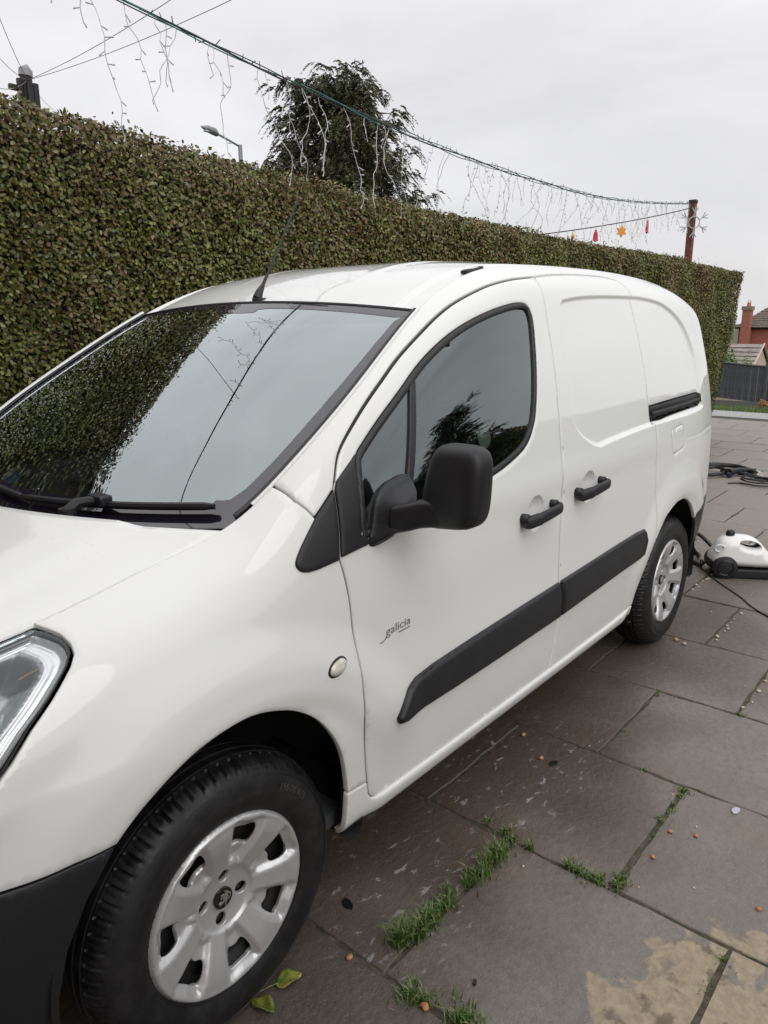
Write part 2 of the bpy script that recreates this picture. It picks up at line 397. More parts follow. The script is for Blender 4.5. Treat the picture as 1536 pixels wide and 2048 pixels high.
# bedding under the slabs
DX0, DX1, DY0, DY1 = -5.4, 12.55, -5.2, 4.3
paving = mesh('paving', [(DX0, DY0, -.0040), (DX1, DY0, -.0040), (DX1, DY1, -.0040), (DX0, DY1, -.0040)], [(0, 1, 2, 3)], M['earth']); tag(paving, kind='structure')
def slab_mat():
    m, t, b = newmat('concrete_slab'); g = N(t, 'ShaderNodeNewGeometry'); oi = N(t, 'ShaderNodeObjectInfo')
    pos = g.outputs['Position']; sp = N(t, 'ShaderNodeSeparateXYZ'); t.links.new(pos, sp.inputs[0])
    n_f = noise_out(t, pos, 190, 4, .65); n_m = noise_out(t, pos, 38, 5, .6); n_l = noise_out(t, pos, 3.1, 5, .55, .4); n_xl = noise_out(t, pos, 1.1, 3)
    base = mix(t, oi.outputs['Random'], (.175, .160, .146), (.135, .123, .112))
    base = mix(t, mrange(t, n_l, .35, .68, 0, .75), base, (.250, .228, .205))
    base = mix(t, mrange(t, n_m, .40, .72, 0, .45), base, (.092, .082, .074))
    base = mix(t, mrange(t, n_f, .57, .72, 0, .65), base, (.42, .39, .355))            # fine aggregate
    base = mix(t, mrange(t, noise_out(t, pos, 1.7, 4, .6), .48, .68, 0, .5), base, (.185, .145, .112))
    # a reddish cast on some slabs
    red = math_(t, 'GREATER_THAN', math_(t, 'FRACT', math_(t, 'MULTIPLY', oi.outputs['Random'], 7.3)), .66)
    base = mix(t, math_(t, 'MULTIPLY', red, .16), base, (.25, .185, .155))
    # wet run-off plus shade painted into the colour, beside and under the van
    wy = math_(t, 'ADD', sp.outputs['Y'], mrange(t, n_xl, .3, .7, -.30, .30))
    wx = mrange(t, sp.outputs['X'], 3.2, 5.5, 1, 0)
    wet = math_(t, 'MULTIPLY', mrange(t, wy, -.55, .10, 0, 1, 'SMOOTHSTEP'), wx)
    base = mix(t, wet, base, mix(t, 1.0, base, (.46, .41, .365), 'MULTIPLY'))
    # pale far slabs
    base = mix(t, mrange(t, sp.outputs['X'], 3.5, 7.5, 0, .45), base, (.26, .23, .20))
    # dry patch in the foreground
    dv = N(t, 'ShaderNodeVectorMath', operation='SUBTRACT'); dv.inputs[1].default_value = (.655, -.815, 0); t.links.new(pos, dv.inputs[0])
    dm = N(t, 'ShaderNodeVectorMath', operation='MULTIPLY'); dm.inputs[1].default_value = (3.1, 4.0, 0); t.links.new(dv.outputs[0], dm.inputs[0])
    dl_ = N(t, 'ShaderNodeVectorMath', operation='LENGTH'); t.links.new(dm.outputs[0], dl_.inputs[0])
    nd = noise_out(t, pos, 7.5, 5, .55, .3); nd2 = noise_out(t, pos, 15, 4)
    dd = math_(t, 'ADD', dl_.outputs['Value'], mrange(t, nd, .25, .75, -.55, .55))
    dry = mrange(t, dd, .84, .95, 1, 0)
    hole = mrange(t, nd2, .56, .64, 0, .75)
    dryc = mix(t, mrange(t, n_m, .35, .65), (.26, .215, .150), (.36, .300, .215)); dryc = mix(t, hole, dryc, (.105, .082, .056))
    dryc = mix(t, mrange(t, n_f, .60, .70, 0, .5), dryc, (.40, .34, .25))
    base = mix(t, dry, base, dryc)
    # soap suds drying in streaks by the sill
    mp = N(t, 'ShaderNodeMapping'); mp.inputs['Scale'].default_value = (1.0, 2.4, 1); mp.inputs['Rotation'].default_value = (0, 0, .5); t.links.new(pos, mp.inputs[0])
    ns = noise_out(t, mp.outputs[0], 15, 5, .62, .6); na = noise_out(t, pos, 2.6, 3)
    zone = math_(t, 'MULTIPLY', mrange(t, sp.outputs['Y'], -.30, -.05, 0, 1), math_(t, 'MULTIPLY', mrange(t, sp.outputs['X'], .15, .35, 0, 1), mrange(t, sp.outputs['X'], 1.55, 1.8, 1, 0)))
    thr = math_(t, 'MULTIPLY', math_(t, 'MULTIPLY', mrange(t, ns, .60, .66, 0, 1), zone), mrange(t, na, .38, .52, 0, 1))
    base = mix(t, math_(t, 'MULTIPLY', thr, .55), base, (.46, .46, .47))
    t.links.new(base, b.inputs['Base Color'])
    rr = mix(t, wet, mrange(t, n_l, .35, .65, .46, .68), mrange(t, n_m, .3, .7, .26, .48)); rr = mix(t, dry, rr, (.9, .9, .9))
    t.links.new(rr, b.inputs['Roughness']); b.inputs['Specular IOR Level'].default_value = .5
    bp = N(t, 'ShaderNodeBump'); bp.inputs['Strength'].default_value = .55; bp.inputs['Distance'].default_value = .0035
    bb = N(t, 'ShaderNodeBump'); bb.inputs['Strength'].default_value = .4; bb.inputs['Distance'].default_value = .012
    t.links.new(noise_out(t, pos, 170, 5, .75), bp.inputs['Height']); t.links.new(n_m, bb.inputs['Height']); t.links.new(bb.outputs[0], bp.inputs['Normal']); t.links.new(bp.outputs[0], b.inputs['Normal'])
    return m
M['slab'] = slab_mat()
def slab_geo(w, h, seed):
    """one slab with slightly ragged, rounded arrises"""
    r = np.random.default_rng(seed); n = 9
    e = []
    for (a, b) in (((-1, -1), (1, -1)), ((1, -1), (1, 1)), ((1, 1), (-1, 1)), ((-1, 1), (-1, -1))):
        for k in range(n):
            t_ = k/n; p = np.array(a)*(1-t_)+np.array(b)*t_; p = p*[w/2, h/2]
            e.append(p+r.normal(0, .0028, 2))
    e = np.array(e); m = len(e)
    inn = e*(1-np.array([.0028/w, .0028/h])*2)
    V = [(*p, 0) for p in inn]+[(*p, -.003) for p in e]+[(*(p*1.002), -.03) for p in e]
    F = [tuple(range(m))]+[(m+i, m+(i+1) % m, (i+1) % m, i) for i in range(m)]+[(2*m+i, 2*m+(i+1) % m, m+(i+1) % m, m+i) for i in range(m)]
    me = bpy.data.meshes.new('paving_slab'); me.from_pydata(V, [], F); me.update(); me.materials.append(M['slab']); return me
PX, PYT = .6285, .642
geos = [slab_geo(PX-.011, PYT-.013, i) for i in range(6)]
far_mb = MB(); rr = np.random.default_rng(3)
for k in range(-9, 20):
    x = .31+PX*(k+.5)
    off_ = (-.125 if k % 2 == 0 else .195)-.006*max(0, k-3)
    for j in range(-8, 7):
        y = off_+PYT*(j+.5)
        if not (DX0 < x < DX1 and DY0 < y < DY1): continue
        dz = float(np.clip(rr.normal(0, .0006), -.001, .001)); tx, ty = np.clip(rr.normal(0, .0026, 2), -.005, .005)
        vis = (x > -.6) and (-1.25 < y < 2.2) and (y < 1.4 or x > 3) and (y > -1.0+.10*x*(x > 3))
        if vis:
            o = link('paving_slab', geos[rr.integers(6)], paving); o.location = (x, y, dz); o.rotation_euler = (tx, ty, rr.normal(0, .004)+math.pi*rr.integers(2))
        else:
            far_mb.box((x, y, -.016+dz), (PX-.011, PYT-.013, .030))
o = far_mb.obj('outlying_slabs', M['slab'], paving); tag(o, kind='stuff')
# gravel verge, grass verge beyond the drive
mesh_g = mesh('gravel_strip', [(12.56, -6, .002), (13.45, -6, .002), (13.45, 9, .002), (12.56, 9, .002)], [(0, 1, 2, 3)], simple('pale_gravel', (.30, .30, .29), .9, noise=.45, nscale=30, bump=.6, bscale=60)); tag(mesh_g, kind='structure')
# ---- moss and grass in the joints
def blades(spots, mat, name, parent=None):
    Q = []
    for (x, y, n, h, sp) in spots:
        for _ in range(n):
            a = rng.uniform(0, 2*math.pi); r0 = abs(rng.normal(0, sp)); bx, by = x+r0*math.cos(a), y+r0*math.sin(a)
            L = h*rng.uniform(.45, 1.15); lean = rng.uniform(.15, .8); d = rng.uniform(0, 2*math.pi); w = rng.uniform(.0013, .0026)
            dx, dy = math.cos(d), math.sin(d); px, py = -dy*w, dx*w
            p0 = np.array([bx, by, -.008]); p1 = p0+np.array([dx*lean*L*.35, dy*lean*L*.35, L*.62]); p2 = p0+np.array([dx*lean*L*.95, dy*lean*L*.95, L*(1.0-.35*lean)])
            s = np.array([px, py, 0])
            Q.append([p0-s, p0+s, p1+s*.8, p1-s*.8]); Q.append([p1-s*.8, p1+s*.8, p2+s*.1, p2-s*.1])
    return quads_mesh(name, np.array(Q), mat, parent)
def blade_mat(name, stops):
    m, t, b = newmat(name); g = N(t, 'ShaderNodeNewGeometry')
    t.links.new(ramp(t, g.outputs['Random Per Island'], stops), b.inputs['Base Color']); b.inputs['Roughness'].default_value = .5
    b.inputs['Transmission Weight'].default_value = 0
    return m
M['grass'] = blade_mat('grass_blades', [(0, (.055, .11, .020)), (.5, (.090, .165, .036)), (.85, (.15, .21, .06)), (1, (.26, .23, .10))])
spots = []
for a, b, n, h in (((.40, -.105), (.52, -.115), 11, .072), ((.52, -.118), (.64, -.125), 6, .050), ((.70, -.13), (.86, -.128), 10, .056), ((.86, -.125), (.93, -.122), 3, .03)):
    for t_ in np.linspace(0, 1, n): spots.append((a[0]+(b[0]-a[0])*t_+rng.normal(0, .006), a[1]+(b[1]-a[1])*t_+rng.normal(0, .010), 34, h*rng.uniform(.7, 1.2), .016))
for x, y, n, h, sp in ((.945, -.315, 60, .035, .014), (.942, -.345, 70, .034, .016), (.945, -.385, 90, .034, .018), (.945, -.405, 60, .030, .014), (.96, -.455, 110, .032, .020), (1.0, -.452, 60, .026, .016), (.97, -.02, 34, .03, .010), (.955, -.09, 46, .04, .010), (.945, -.125, 36, .03, .010), (.945, -.185, 50, .034, .012), (.30, -.222, 110, .042, .022), (.315, -.25, 60, .032, .02), (.325, -.345, 110, .045, .026), (.33, -.39, 70, .04, .02),
                       (1.535, -.448, 90, .020, .016), (1.50, -.452, 60, .016, .014), (1.44, -.45, 60, .015, .014), (1.40, -.455, 50, .014, .012), (1.33, -.445, 60, .022, .016), (1.24, -.455, 40, .012, .014), (1.78, -.14, 36, .016, .010), (.885, -.758, 60, .016, .016), (.76, -.752, 40, .012, .016), (1.575, -.30, 50, .016, .012), (1.57, -.40, 24, .012, .01), (2.19, -.13, 40, .014, .014), (2.185, -.20, 20, .012, .01), (2.2, -.46, 60, .018, .016), (2.30, -.46, 30, .012, .01), (2.15, -.14, 30, .02, .01)):
    spots.append((x, y, n, h, sp))
for _ in range(160):      # sparse moss along other joints
    k = rng.integers(0, 6); 
    if rng.random() < .5: spots.append((.31+PX*k+rng.normal(0, .004), rng.uniform(-.9, .2), 6, .009, .008))
    else: spots.append((.31+PX*(k+rng.random()), (-.125 if k % 2 == 0 else .195)-PYT*rng.integers(0, 2)+rng.normal(0, .004), 6, .009, .008))
tag(blades(spots, M['grass'], 'joint_grass'), 'green grass and moss growing in the joints between the slabs', 'grass', kind='stuff')
# ---- loose bits: pebbles, fallen leaves, scraps
def pebble_geo(seed):
    r = np.random.default_rng(seed); bm = bmesh.new(); bmesh.ops.create_icosphere(bm, subdivisions=2, radius=1)
    ax = r.normal(0, 1, (5, 3))
    for v in bm.verts:
        c = np.array(v.co); k = 1+sum(.13*math.sin(3*float(c@a)+i) for i, a in enumerate(ax))*.6
        v.co = Vector(c*k*np.array([1, .8, .62]))
    for f in bm.faces: f.smooth = True
    me = bpy.data.meshes.new('pebble'); bm.to_mesh(me); bm.free(); return me
peb = []
for i in range(4):
    me = pebble_geo(i); me.materials.append(simple('pebble_%s' % 'abcd'[i], [(.42, .20, .09), (.36, .24, .15), (.50, .42, .33), (.45, .22, .11)][i], .6, noise=.35, nscale=2)); peb.append(me)
def pebble(x, y, s, i, label, group='loose pebbles on the slabs'):
    o = link('pebble', peb[i]); o.location = (x, y, .55*s-.001); o.scale = (s, s, s); o.rotation_euler = (0, 0, rng.uniform(0, 6)); tag(o, label, 'pebble', group)
pebble(.29, -.03, .0105, 0, 'orange pebble by the sudsy joint nearest the front wheel'); pebble(.298, -.262, .012, 0, 'orange pebble beside the grass tuft at the bottom of the picture')
pebble(1.50, .15, .011, 3, 'brown pebble in the wet slab corner under the sill'); pebble(1.40, .02, .010, 3, 'brown pebble among the soap suds beside the dark chip')
for x, y in ((1.14, -.49), (1.32, -.56), (1.29, -.49), (1.12, -.79)): pebble(x, y, .0085, 0, 'small orange pebble on the dry slabs right of the mossy joint')
for _ in range(16):
    k = rng.integers(1, 6); pebble(.31+PX*k+rng.uniform(-.3, .3), rng.uniform(-.75, .02), rng.uniform(.003, .0055), 2, 'tiny pale stone chip on the slabs', 'tiny stone chips')
for x0, n in ((2.83, 9), (3.47, 8), (2.2, 4)):
    for _ in range(n): pebble(x0+rng.uniform(.03, .58), (-.155 if x0 != 3.47 else .165)+(-.31 if x0 == 2.2 else 0)+rng.normal(0, .008), rng.uniform(.006, .010), 2, 'cream pebble lying in a joint between the slabs near the rear wheel', 'pebbles in the joints')
pebble(2.78, -.005, .014, 1, 'tan pebble just behind the rear tyre'); pebble(2.76, -.05, .011, 2, 'second tan pebble behind the rear tyre, farther from it')
# dark chips
def chip(name, x, y, s, rz, mat, label):
    poly = [(-1, -.3), (-.5, -.7), (.4, -.6), (1, -.1), (.7, .5), (.1, .65), (-.6, .4)]; mb = MB(); mb.prism([(a*s, b*s*.8) for a, b in poly], .001, .006)
    o = mb.obj(name, mat, None, False, .0015); o.location = (x, y, 0); o.rotation_euler = (0, 0, rz); tag(o, label, 'litter')
dk = simple('dark_chip', (.010, .010, .011), .4)
chip('bark_chip', .42, .095, .024, 1.1, dk, 'flat black chip lying on the wet slab behind the front wheel'); chip('bark_chip', 1.40, -.03, .022, -.4, dk, 'flat black chip on the slab among the soap suds')
chip('bark_chip', .43, -.315, .010, .3, dk, 'small black chip on the grey slab below the tall grass'); chip('paper_scrap', 1.53, -.62, .022, -.3, simple('scrap_pale', (.45, .45, .50), .6), 'pale scrap of paper on the grey slab at right')
def leaf_mat(name, a, b, spot):
    m, t, bb = newmat(name); g = N(t, 'ShaderNodeTexCoord')
    n1 = noise_out(t, g.outputs['Object'], 26, 4); vo = N(t, 'ShaderNodeTexVoronoi'); vo.inputs['Scale'].default_value = 110; t.links.new(g.outputs['Object'], vo.inputs['Vector'])
    c = mix(t, mrange(t, n1, .40, .60), a, b); c = mix(t, mrange(t, vo.outputs['Distance'], .10, .22, .85, 0), c, spot)
    t.links.new(c, bb.inputs['Base Color']); bb.inputs['Roughness'].default_value = .35; return m
def fallen_leaf(loc, rz, L, W, mat, label, tilt=(0, 0)):
    n, m_ = 16, 9; P = np.zeros((n, m_, 3))
    for i in range(n):
        t_ = i/(n-1); w = W*math.sin(math.pi*t_**.85)**.75*(1-.15*t_)+.0005
        for j in range(m_):
            u = -1+2*j/(m_-1); P[i, j] = (L*t_, w*u+.10*L*math.sin(t_*2.2)*.4, .004+.010*abs(u)*math.sin(math.pi*t_)+.012*t_*t_+.003*math.sin(9*t_+4*u))
    root = empty('fallen_leaf', loc, rz); root.rotation_euler = (tilt[0], tilt[1], rz)
    o = grid_mesh('leaf_blade', P, mat, root); so = o.modifiers.new('thick', 'SOLIDIFY'); so.thickness = .0006
    mb = MB(); mb.tube([(-.045, -.012, .003), (-.02, -.004, .005), (0, 0, .005), (L*.5, .02*L, .007), (L*.95, .03*L, .016)], [.0012, .0011, .0011, .0008, .0004], 6); mb.obj('leaf_stalk', simple('leaf_stalk', (.22, .26, .06), .5), root, True)
    tag(root, label, 'leaf'); return root
fallen_leaf((.115, .055, .002), -.62, .066, .024, leaf_mat('leaf_green', (.075, .135, .020), (.30, .30, .06), (.02, .02, .01)), 'green and yellow spotted leaf lying flat beside the front tyre')
fallen_leaf((.055, .065, .002), -1.55, .07, .021, leaf_mat('leaf_yellow', (.19, .20, .035), (.14, .18, .03), (.015, .015, .008)), 'olive spotted leaf under the front tyre at the bottom edge')

# ------------------------------------------------------------------ leaves for hedges
def leaf_mat2(name, lo, hi, brown, bamt):
    m, t, b = newmat(name); g = N(t, 'ShaderNodeNewGeometry')
    n = noise_out(t, g.outputs['Position'], 1.3, 4); sp = N(t, 'ShaderNodeSeparateXYZ'); t.links.new(g.outputs['Position'], sp.inputs[0])
    r = g.outputs['Random Per Island']
    c = ramp(t, r, [(0, lo), (.45, tuple((a+b_)/2 for a, b_ in zip(lo, hi))), (.9, hi), (1, tuple(min(1, a*1.5) for a in hi))])
    br = math_(t, 'ADD', mrange(t, n, .35, .70, -.25, .45), mrange(t, sp.outputs['Z'], 1.2, 2.4, -.06, .38))
    r2 = math_(t, 'FRACT', math_(t, 'MULTIPLY', r, 17.31))
    isb = math_(t, 'LESS_THAN', r2, math_(t, 'ADD', br, bamt))
    c = mix(t, isb, c, ramp(t, math_(t, 'FRACT', math_(t, 'MULTIPLY', r, 5.7)), [(0, tuple(.55*v for v in brown)), (1, brown)]))
    t.links.new(c, b.inputs['Base Color']); b.inputs['Roughness'].default_value = .40; b.inputs['Specular IOR Level'].default_value = .45
    return m
M['hedge_leaf'] = leaf_mat2('hedge_leaves', (.054, .070, .013), (.165, .170, .040), (.190, .130, .048), .03)
def leaf_quads(P, Nn, L, W, rg, jitter=.75, droop=0):
    """leaves as pairs of quads folded along the midrib; P (n,3) bases, Nn (n,3) facing normals"""
    n = len(P)
    nn = Nn+rg.normal(0, jitter, (n, 3)); nn /= np.linalg.norm(nn, axis=1)[:, None]
    a = rg.normal(0, 1, (n, 3)); a[:, 2] += .3-droop; t = a-nn*(a*nn).sum(1)[:, None]; t /= np.linalg.norm(t, axis=1)[:, None]
    s = np.cross(nn, t); l = (L*rg.uniform(.6, 1.25, n))[:, None]; w = (W*rg.uniform(.7, 1.2, n))[:, None]
    tip = P+t*l-nn*l*.14; a1 = P+t*l*.28; a2 = P+t*l*.70-nn*l*.05; o1 = s*w*.46; o2 = s*w*.40; u1 = nn*w*.16
    return np.stack([P, a1-o1+u1, a2-o2+u1, tip, a2+o2+u1, a1+o1+u1], 1)
def hedge_face_y(x): return 2.27-.030*(x-.0)
_ht = nat_spline([-3.6, .85, 1.6, 2.55, 4.0, 5.2, 7.6, 10.9], [2.60, 2.485, 2.425, 2.385, 2.33, 2.297, 2.285, 2.215])
def hedge_top(x): return _ht(np.atleast_1d(x))[:, 0] if np.ndim(x) else float(_ht(x)[0, 0])
def build_hedge():
    H = empty('hedge', (2.5, 2.9, 0)); tag(H, 'long tall clipped evergreen hedge with green and brown leaves behind the van', 'hedge')
    X0, X1 = -3.4, 9.83; DEP = 1.25
    # dark twiggy core
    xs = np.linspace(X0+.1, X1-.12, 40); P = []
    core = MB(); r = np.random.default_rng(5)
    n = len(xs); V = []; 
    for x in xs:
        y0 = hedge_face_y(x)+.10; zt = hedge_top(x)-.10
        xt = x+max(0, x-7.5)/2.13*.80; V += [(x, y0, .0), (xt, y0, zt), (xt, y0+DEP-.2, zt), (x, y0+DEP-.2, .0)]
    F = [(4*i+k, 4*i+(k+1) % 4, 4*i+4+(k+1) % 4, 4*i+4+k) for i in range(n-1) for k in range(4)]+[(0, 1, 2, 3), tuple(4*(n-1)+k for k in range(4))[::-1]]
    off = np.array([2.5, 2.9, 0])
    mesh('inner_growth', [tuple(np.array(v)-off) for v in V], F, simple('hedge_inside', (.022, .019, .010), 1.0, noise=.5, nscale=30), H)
    # twigs near the surface
    tw = []
    for _ in range(5200):
        x = r.uniform(X0, X1); y = hedge_face_y(x)+r.uniform(.0, .12); z = r.uniform(.05, hedge_top(x)-.03)
        d = r.normal(0, 1, 3); d[2] = abs(d[2])+.4; d /= np.linalg.norm(d); L = min(r.uniform(.06, .22), max(.02, hedge_top(x)-.02-z)); s = np.cross(d, [0, -1, 0]); s /= np.linalg.norm(s)+1e-6; w = r.uniform(.001, .0022)
        p = np.array([x, y, z]); tw.append([p-s*w, p+s*w, p+d*L+s*w*.6, p+d*L-s*w*.6])
    o = quads_mesh('twigs', np.array(tw)-off, simple('twig_bark', (.060, .045, .030), .9), H); tag(o, kind='stuff')
    # foliage shell
    def bump(x, z, k=0): return .030*np.sin(2.1*x+.7*z+k)+.022*np.sin(5.3*x-3.1*z+1.3)+.014*np.sin(11*x+7*z)
    Ps, Ns = [], []
    def face(n, x0, x1, z0f, layer):
        x = r.uniform(x0, x1, n); z = z0f+(hedge_top(x)-z0f)*r.uniform(0, 1, n); d = np.abs(r.normal(0, layer, n))
        rnd_ = .10*np.clip((z-(hedge_top(x)-.10))/.10, 0, 1)**2
        y = hedge_face_y(x)+bump(x, z)+d+rnd_; Ps.append(np.stack([x, y, z], 1)); Ns.append(np.tile([.0, -1, .38], (n, 1)))
    face(235000, .2, X1, .60, .034); face(34000, X0, .2, .3, .06); face(9000, 7.2, X1, 0.02, .05)
    for P_ in Ps: P_[:, 0] += np.clip(P_[:, 0]-7.5, 0, 9)/2.25*1.0*(P_[:, 2]/2.25)**.8
    n = 72000; x = r.uniform(X0, X1+.95, n); y = hedge_face_y(x)+r.uniform(.02, DEP*.75, n); z = hedge_top(x)+.5*bump(x, y, 2)-np.abs(r.normal(0, .04, n)); Ps.append(np.stack([x, y, z], 1)); Ns.append(np.tile([0, -.25, 1.], (n, 1)))
    n = 26000; y = hedge_face_y(X1)+r.uniform(0, DEP*.9, n); z = r.uniform(.02, hedge_top(X1+1), n); x = X1+bump(y, z)-np.abs(r.normal(0, .05, n))+1.0*(z/2.25)**.8; Ps.append(np.stack([x, y, z], 1)); Ns.append(np.tile([1, -.3, .3], (n, 1)))
    Q = leaf_quads(np.concatenate(Ps), np.concatenate(Ns), .0245, .0160, r, .62)
    o = quads_mesh('foliage', Q-off, M['hedge_leaf'], H); tag(o, kind='stuff')
    # stray shoots above the clipped top
    n = 200; x = r.uniform(.3, X1, n); y = hedge_face_y(x)+r.uniform(.03, .5, n); L = r.uniform(.02, .07, n); Q = []
    for i in range(n):
        b = np.array([x[i], y[i], hedge_top(x[i])-.01]); m = 5
        for k in range(m):
            p = b+np.array([r.normal(0, .012), r.normal(0, .012), L[i]*(k+1)/m]); Q.append(leaf_quads(p[None], np.array([[0, -.6, .6]]), .024, .013, r)[0])
    o = quads_mesh('shoots', np.array(Q)-off, M['hedge_leaf'], H); tag(o, kind='stuff')
    # the largest leaves in view, one by one
    lm = bpy.data.meshes.new('leaf'); Lq = leaf_quads(np.zeros((1, 3)), np.array([[0, -1., 0]]), .036, .022, np.random.default_rng(2), .05)[0]
    lm.from_pydata([tuple(p) for p in Lq], [], [tuple(range(6))]); lm.update(); lm.materials.append(M['hedge_leaf'])
    for _ in range(290):
        x_ = r.uniform(.7, 3.2); z_ = r.uniform(1.25, 2.38); lf = link('leaf', lm, H); lf.location = Vector((x_, hedge_face_y(x_)-.012+.5*float(bump(x_, z_)), z_))-Vector(off); lf.rotation_euler = (r.normal(-.3, .4), r.uniform(0, 6.28), r.normal(0, .5))
        lf.scale = [r.uniform(.75, 1.1)]*3
build_hedge()
# ------------------------------------------------------------------ cutting panels out of the body surface
A_GAP = [(.3801, 1.2085), (.4097, 1.2549), (.4435, 1.2885), (.5042, 1.3348), (.5657, 1.3774), (.6395, 1.4243), (.7236, 1.4761), (.8288, 1.5325), (.9387, 1.5863), (1.0454, 1.6281), (1.1968, 1.6711), (1.3342, 1.6956), (1.43, 1.706), (1.507, 1.7125)]
B_GAP = [(1.513, 1.703), (1.505, 1.670), (1.492, 1.620), (1.479, 1.555), (1.465, 1.461), (1.451, 1.360), (1.440, 1.270), (1.431, 1.180), (1.420, 1.041), (1.415, .922), (1.413, .805), (1.416, .697), (1.424, .565), (1.429, .498), (1.432, .418), (1.430, .358)]
D_FRONT = [(.3697, 1.1922), (.352, 1.115), (.3365, 1.046), (.3425, 1.015), (.3530, .941), (.3590, .849), (.3660, .751), (.3790, .627), (.3985, .505), (.4148, .426), (.4240, .388), (.4365, .368), (.4560, .360)]
_sm = lambda L, n=3: [tuple(p) for p in crom(L, n)]
A_GAP = _sm(A_GAP); B_GAP = _sm(B_GAP); D_FRONT = _sm(D_FRONT[:3], 1)+_sm(D_FRONT[3:], 3)
DOOR = D_FRONT+[(.70, .3575), (1.05, .355), (1.30, .354), (1.430, .354)]+B_GAP[::-1]+A_GAP[::-1]
ARCH_R_PTS = [(2.190, .365), (2.200, .42), (2.238, .505), (2.284, .588), (2.345, .662), (2.415, .718), (2.490, .749), (2.585, .763), (2.690, .752), (2.800, .708), (2.880, .650), (2.930, .600), (2.965, .54), (2.99, .47), (3.0, .40), (3.005, .285)]
S_TOP = [(1.520, 1.7135), (1.60, 1.7215), (1.72, 1.730), (1.843, 1.735), (1.96, 1.738), (2.07, 1.739), (2.16, 1.735), (2.214, 1.727), (2.246, 1.709), (2.258, 1.682)]
S_REAR = [(2.2585, 1.662), (2.2560, 1.600), (2.2555, 1.498), (2.2555, 1.400), (2.2560, 1.303), (2.2555, 1.225), (2.2560, 1.152), (2.290, 1.140), (2.291, 1.046), (2.300, .940), (2.310, .853), (2.317, .778), (2.315, .691), (2.314, .635)]
ARCH_R_PTS = _sm(ARCH_R_PTS, 4); S_TOP = _sm(S_TOP); S_REAR = _sm(S_REAR[:6])+_sm(S_REAR[6:9], 4)[:-1]+_sm(S_REAR[8:])
SLIDE = [(1.430, .354), (1.66, .354), (1.97, .356), (2.186, .366)]+ARCH_R_PTS[2:13]+S_REAR[::-1]+S_TOP[::-1]+B_GAP
TOP = 9.0
BODY = ([(.2596, TOP)]+[(x, TOP) for x in np.arange(.30, 3.44, .06)]+[(3.45, TOP), (3.45, 1.4), (3.45, 1.0), (3.45, .66), (3.20, .662), (3.03, .655), (2.955, .63), (2.925, .606)]
        + ARCH_R_PTS[15:44][::-1]+S_REAR[::-1]+S_TOP[::-1]+A_GAP[::-1]+[(.3697, 1.1922), (.335, 1.166), (.2994, 1.1403), (.2874, 1.161), (.2731, 1.178)])
ARCH_F_PTS = [(.3384, .4335), (.332, .468), (.3103, .5503), (.2786, .6186), (.2293, .6859), (.1751, .7316), (.1152, .7644), (.0300, .7895), (-.0635, .7850), (-.1346, .7665), (-.2119, .7275), (-.2535, .6974), (-.2787, .6742)]
ARCH_F_PTS = _sm(ARCH_F_PTS, 4)
LAMP = [(-.283, TOP), (-.2700, 1.0292), (-.2617, 1.0228), (-.2594, 1.0127), (-.2632, 1.0021), (-.2777, .9878), (-.3283, .9497), (-.3725, .9186), (-.4158, .8810), (-.4345, .8665), (-.52, .805), (-.60, .772), (-.72, .765), (-.84, .775), (-.845, .86), (-.845, TOP), (-.62, TOP), (-.45, TOP)]
FENDER = ([(x, TOP) for x in np.arange(-.283, .25, .04)]+[(.2596, TOP), (.2731, 1.178), (.2874, 1.161), (.2994, 1.1403), (.335, 1.166)]+[p for p in D_FRONT if p[1] > .4255]+ARCH_F_PTS
          + [(-.3543, .6805), (-.4649, .6825), (-.62, .689), (-.84, .70), (-.84, .775), (-.72, .765), (-.60, .772), (-.52, .805), (-.4345, .8665), (-.4158, .8810), (-.3725, .9186), (-.3283, .9497), (-.2777, .9878), (-.2632, 1.0021), (-.2594, 1.0127), (-.2617, 1.0228), (-.2700, 1.0292)])
SILL = [(.347, .285), (.3384, .4335), (.4148, .426), (.4240, .388), (.4365, .368), (.4560, .360), (.70, .3575), (1.05, .355), (1.43, .354), (1.66, .354), (1.97, .356), (2.186, .366), (2.19, .33), (2.185, .285)]
BUMPER_F = [(-.2787, .6742), (-.3543, .6805), (-.4649, .6825), (-.62, .689), (-.84, .70), (-.84, .285), (-.395, .285), (-.392, .40), (-.372, .50), (-.335, .59)]
BUMPER_R = [(3.45, .66), (3.20, .662), (3.03, .655), (2.955, .63), (2.925, .606)]+ARCH_R_PTS[45:]+[(3.45, .285)]
WINDOW = [(.4605, 1.2611), (.4978, 1.2907), (.57, 1.3397), (.6641, 1.3977), (.7486, 1.4502), (.8276, 1.4918), (.9274, 1.5355), (1.0324, 1.5709), (1.143, 1.5993), (1.2482, 1.6191), (1.325, 1.6272), (1.366, 1.622), (1.386, 1.600), (1.3853, 1.5566), (1.3640, 1.488), (1.3300, 1.385), (1.3000, 1.3063), (1.2680, 1.2479), (1.2096, 1.1919), (1.1189, 1.1566), (.9886, 1.1273), (.7608, 1.0965), (.5854, 1.0779), (.4451, 1.068), (.418, 1.078), (.4262, 1.1491), (.4469, 1.2319)]
WINDOW = crom(WINDOW, 4, True)
SAIL_F = [(.3680, 1.1900), (.2999, 1.1413), (.2487, 1.0955), (.2220, 1.0680), (.2150, 1.0520), (.2270, 1.0380), (.2601, 1.0335), (.3340, 1.0405), (.3500, 1.110)]
SAIL_D = [(.3840, 1.2090), (.4448, 1.2503), (.4600, 1.2612), (.4469, 1.2319), (.4262, 1.1491), (.4129, 1.0818), (.4358, 1.0664), (.4322, 1.0564), (.3478, 1.0455), (.3400, 1.0450), (.3540, 1.110), (.3720, 1.190)]
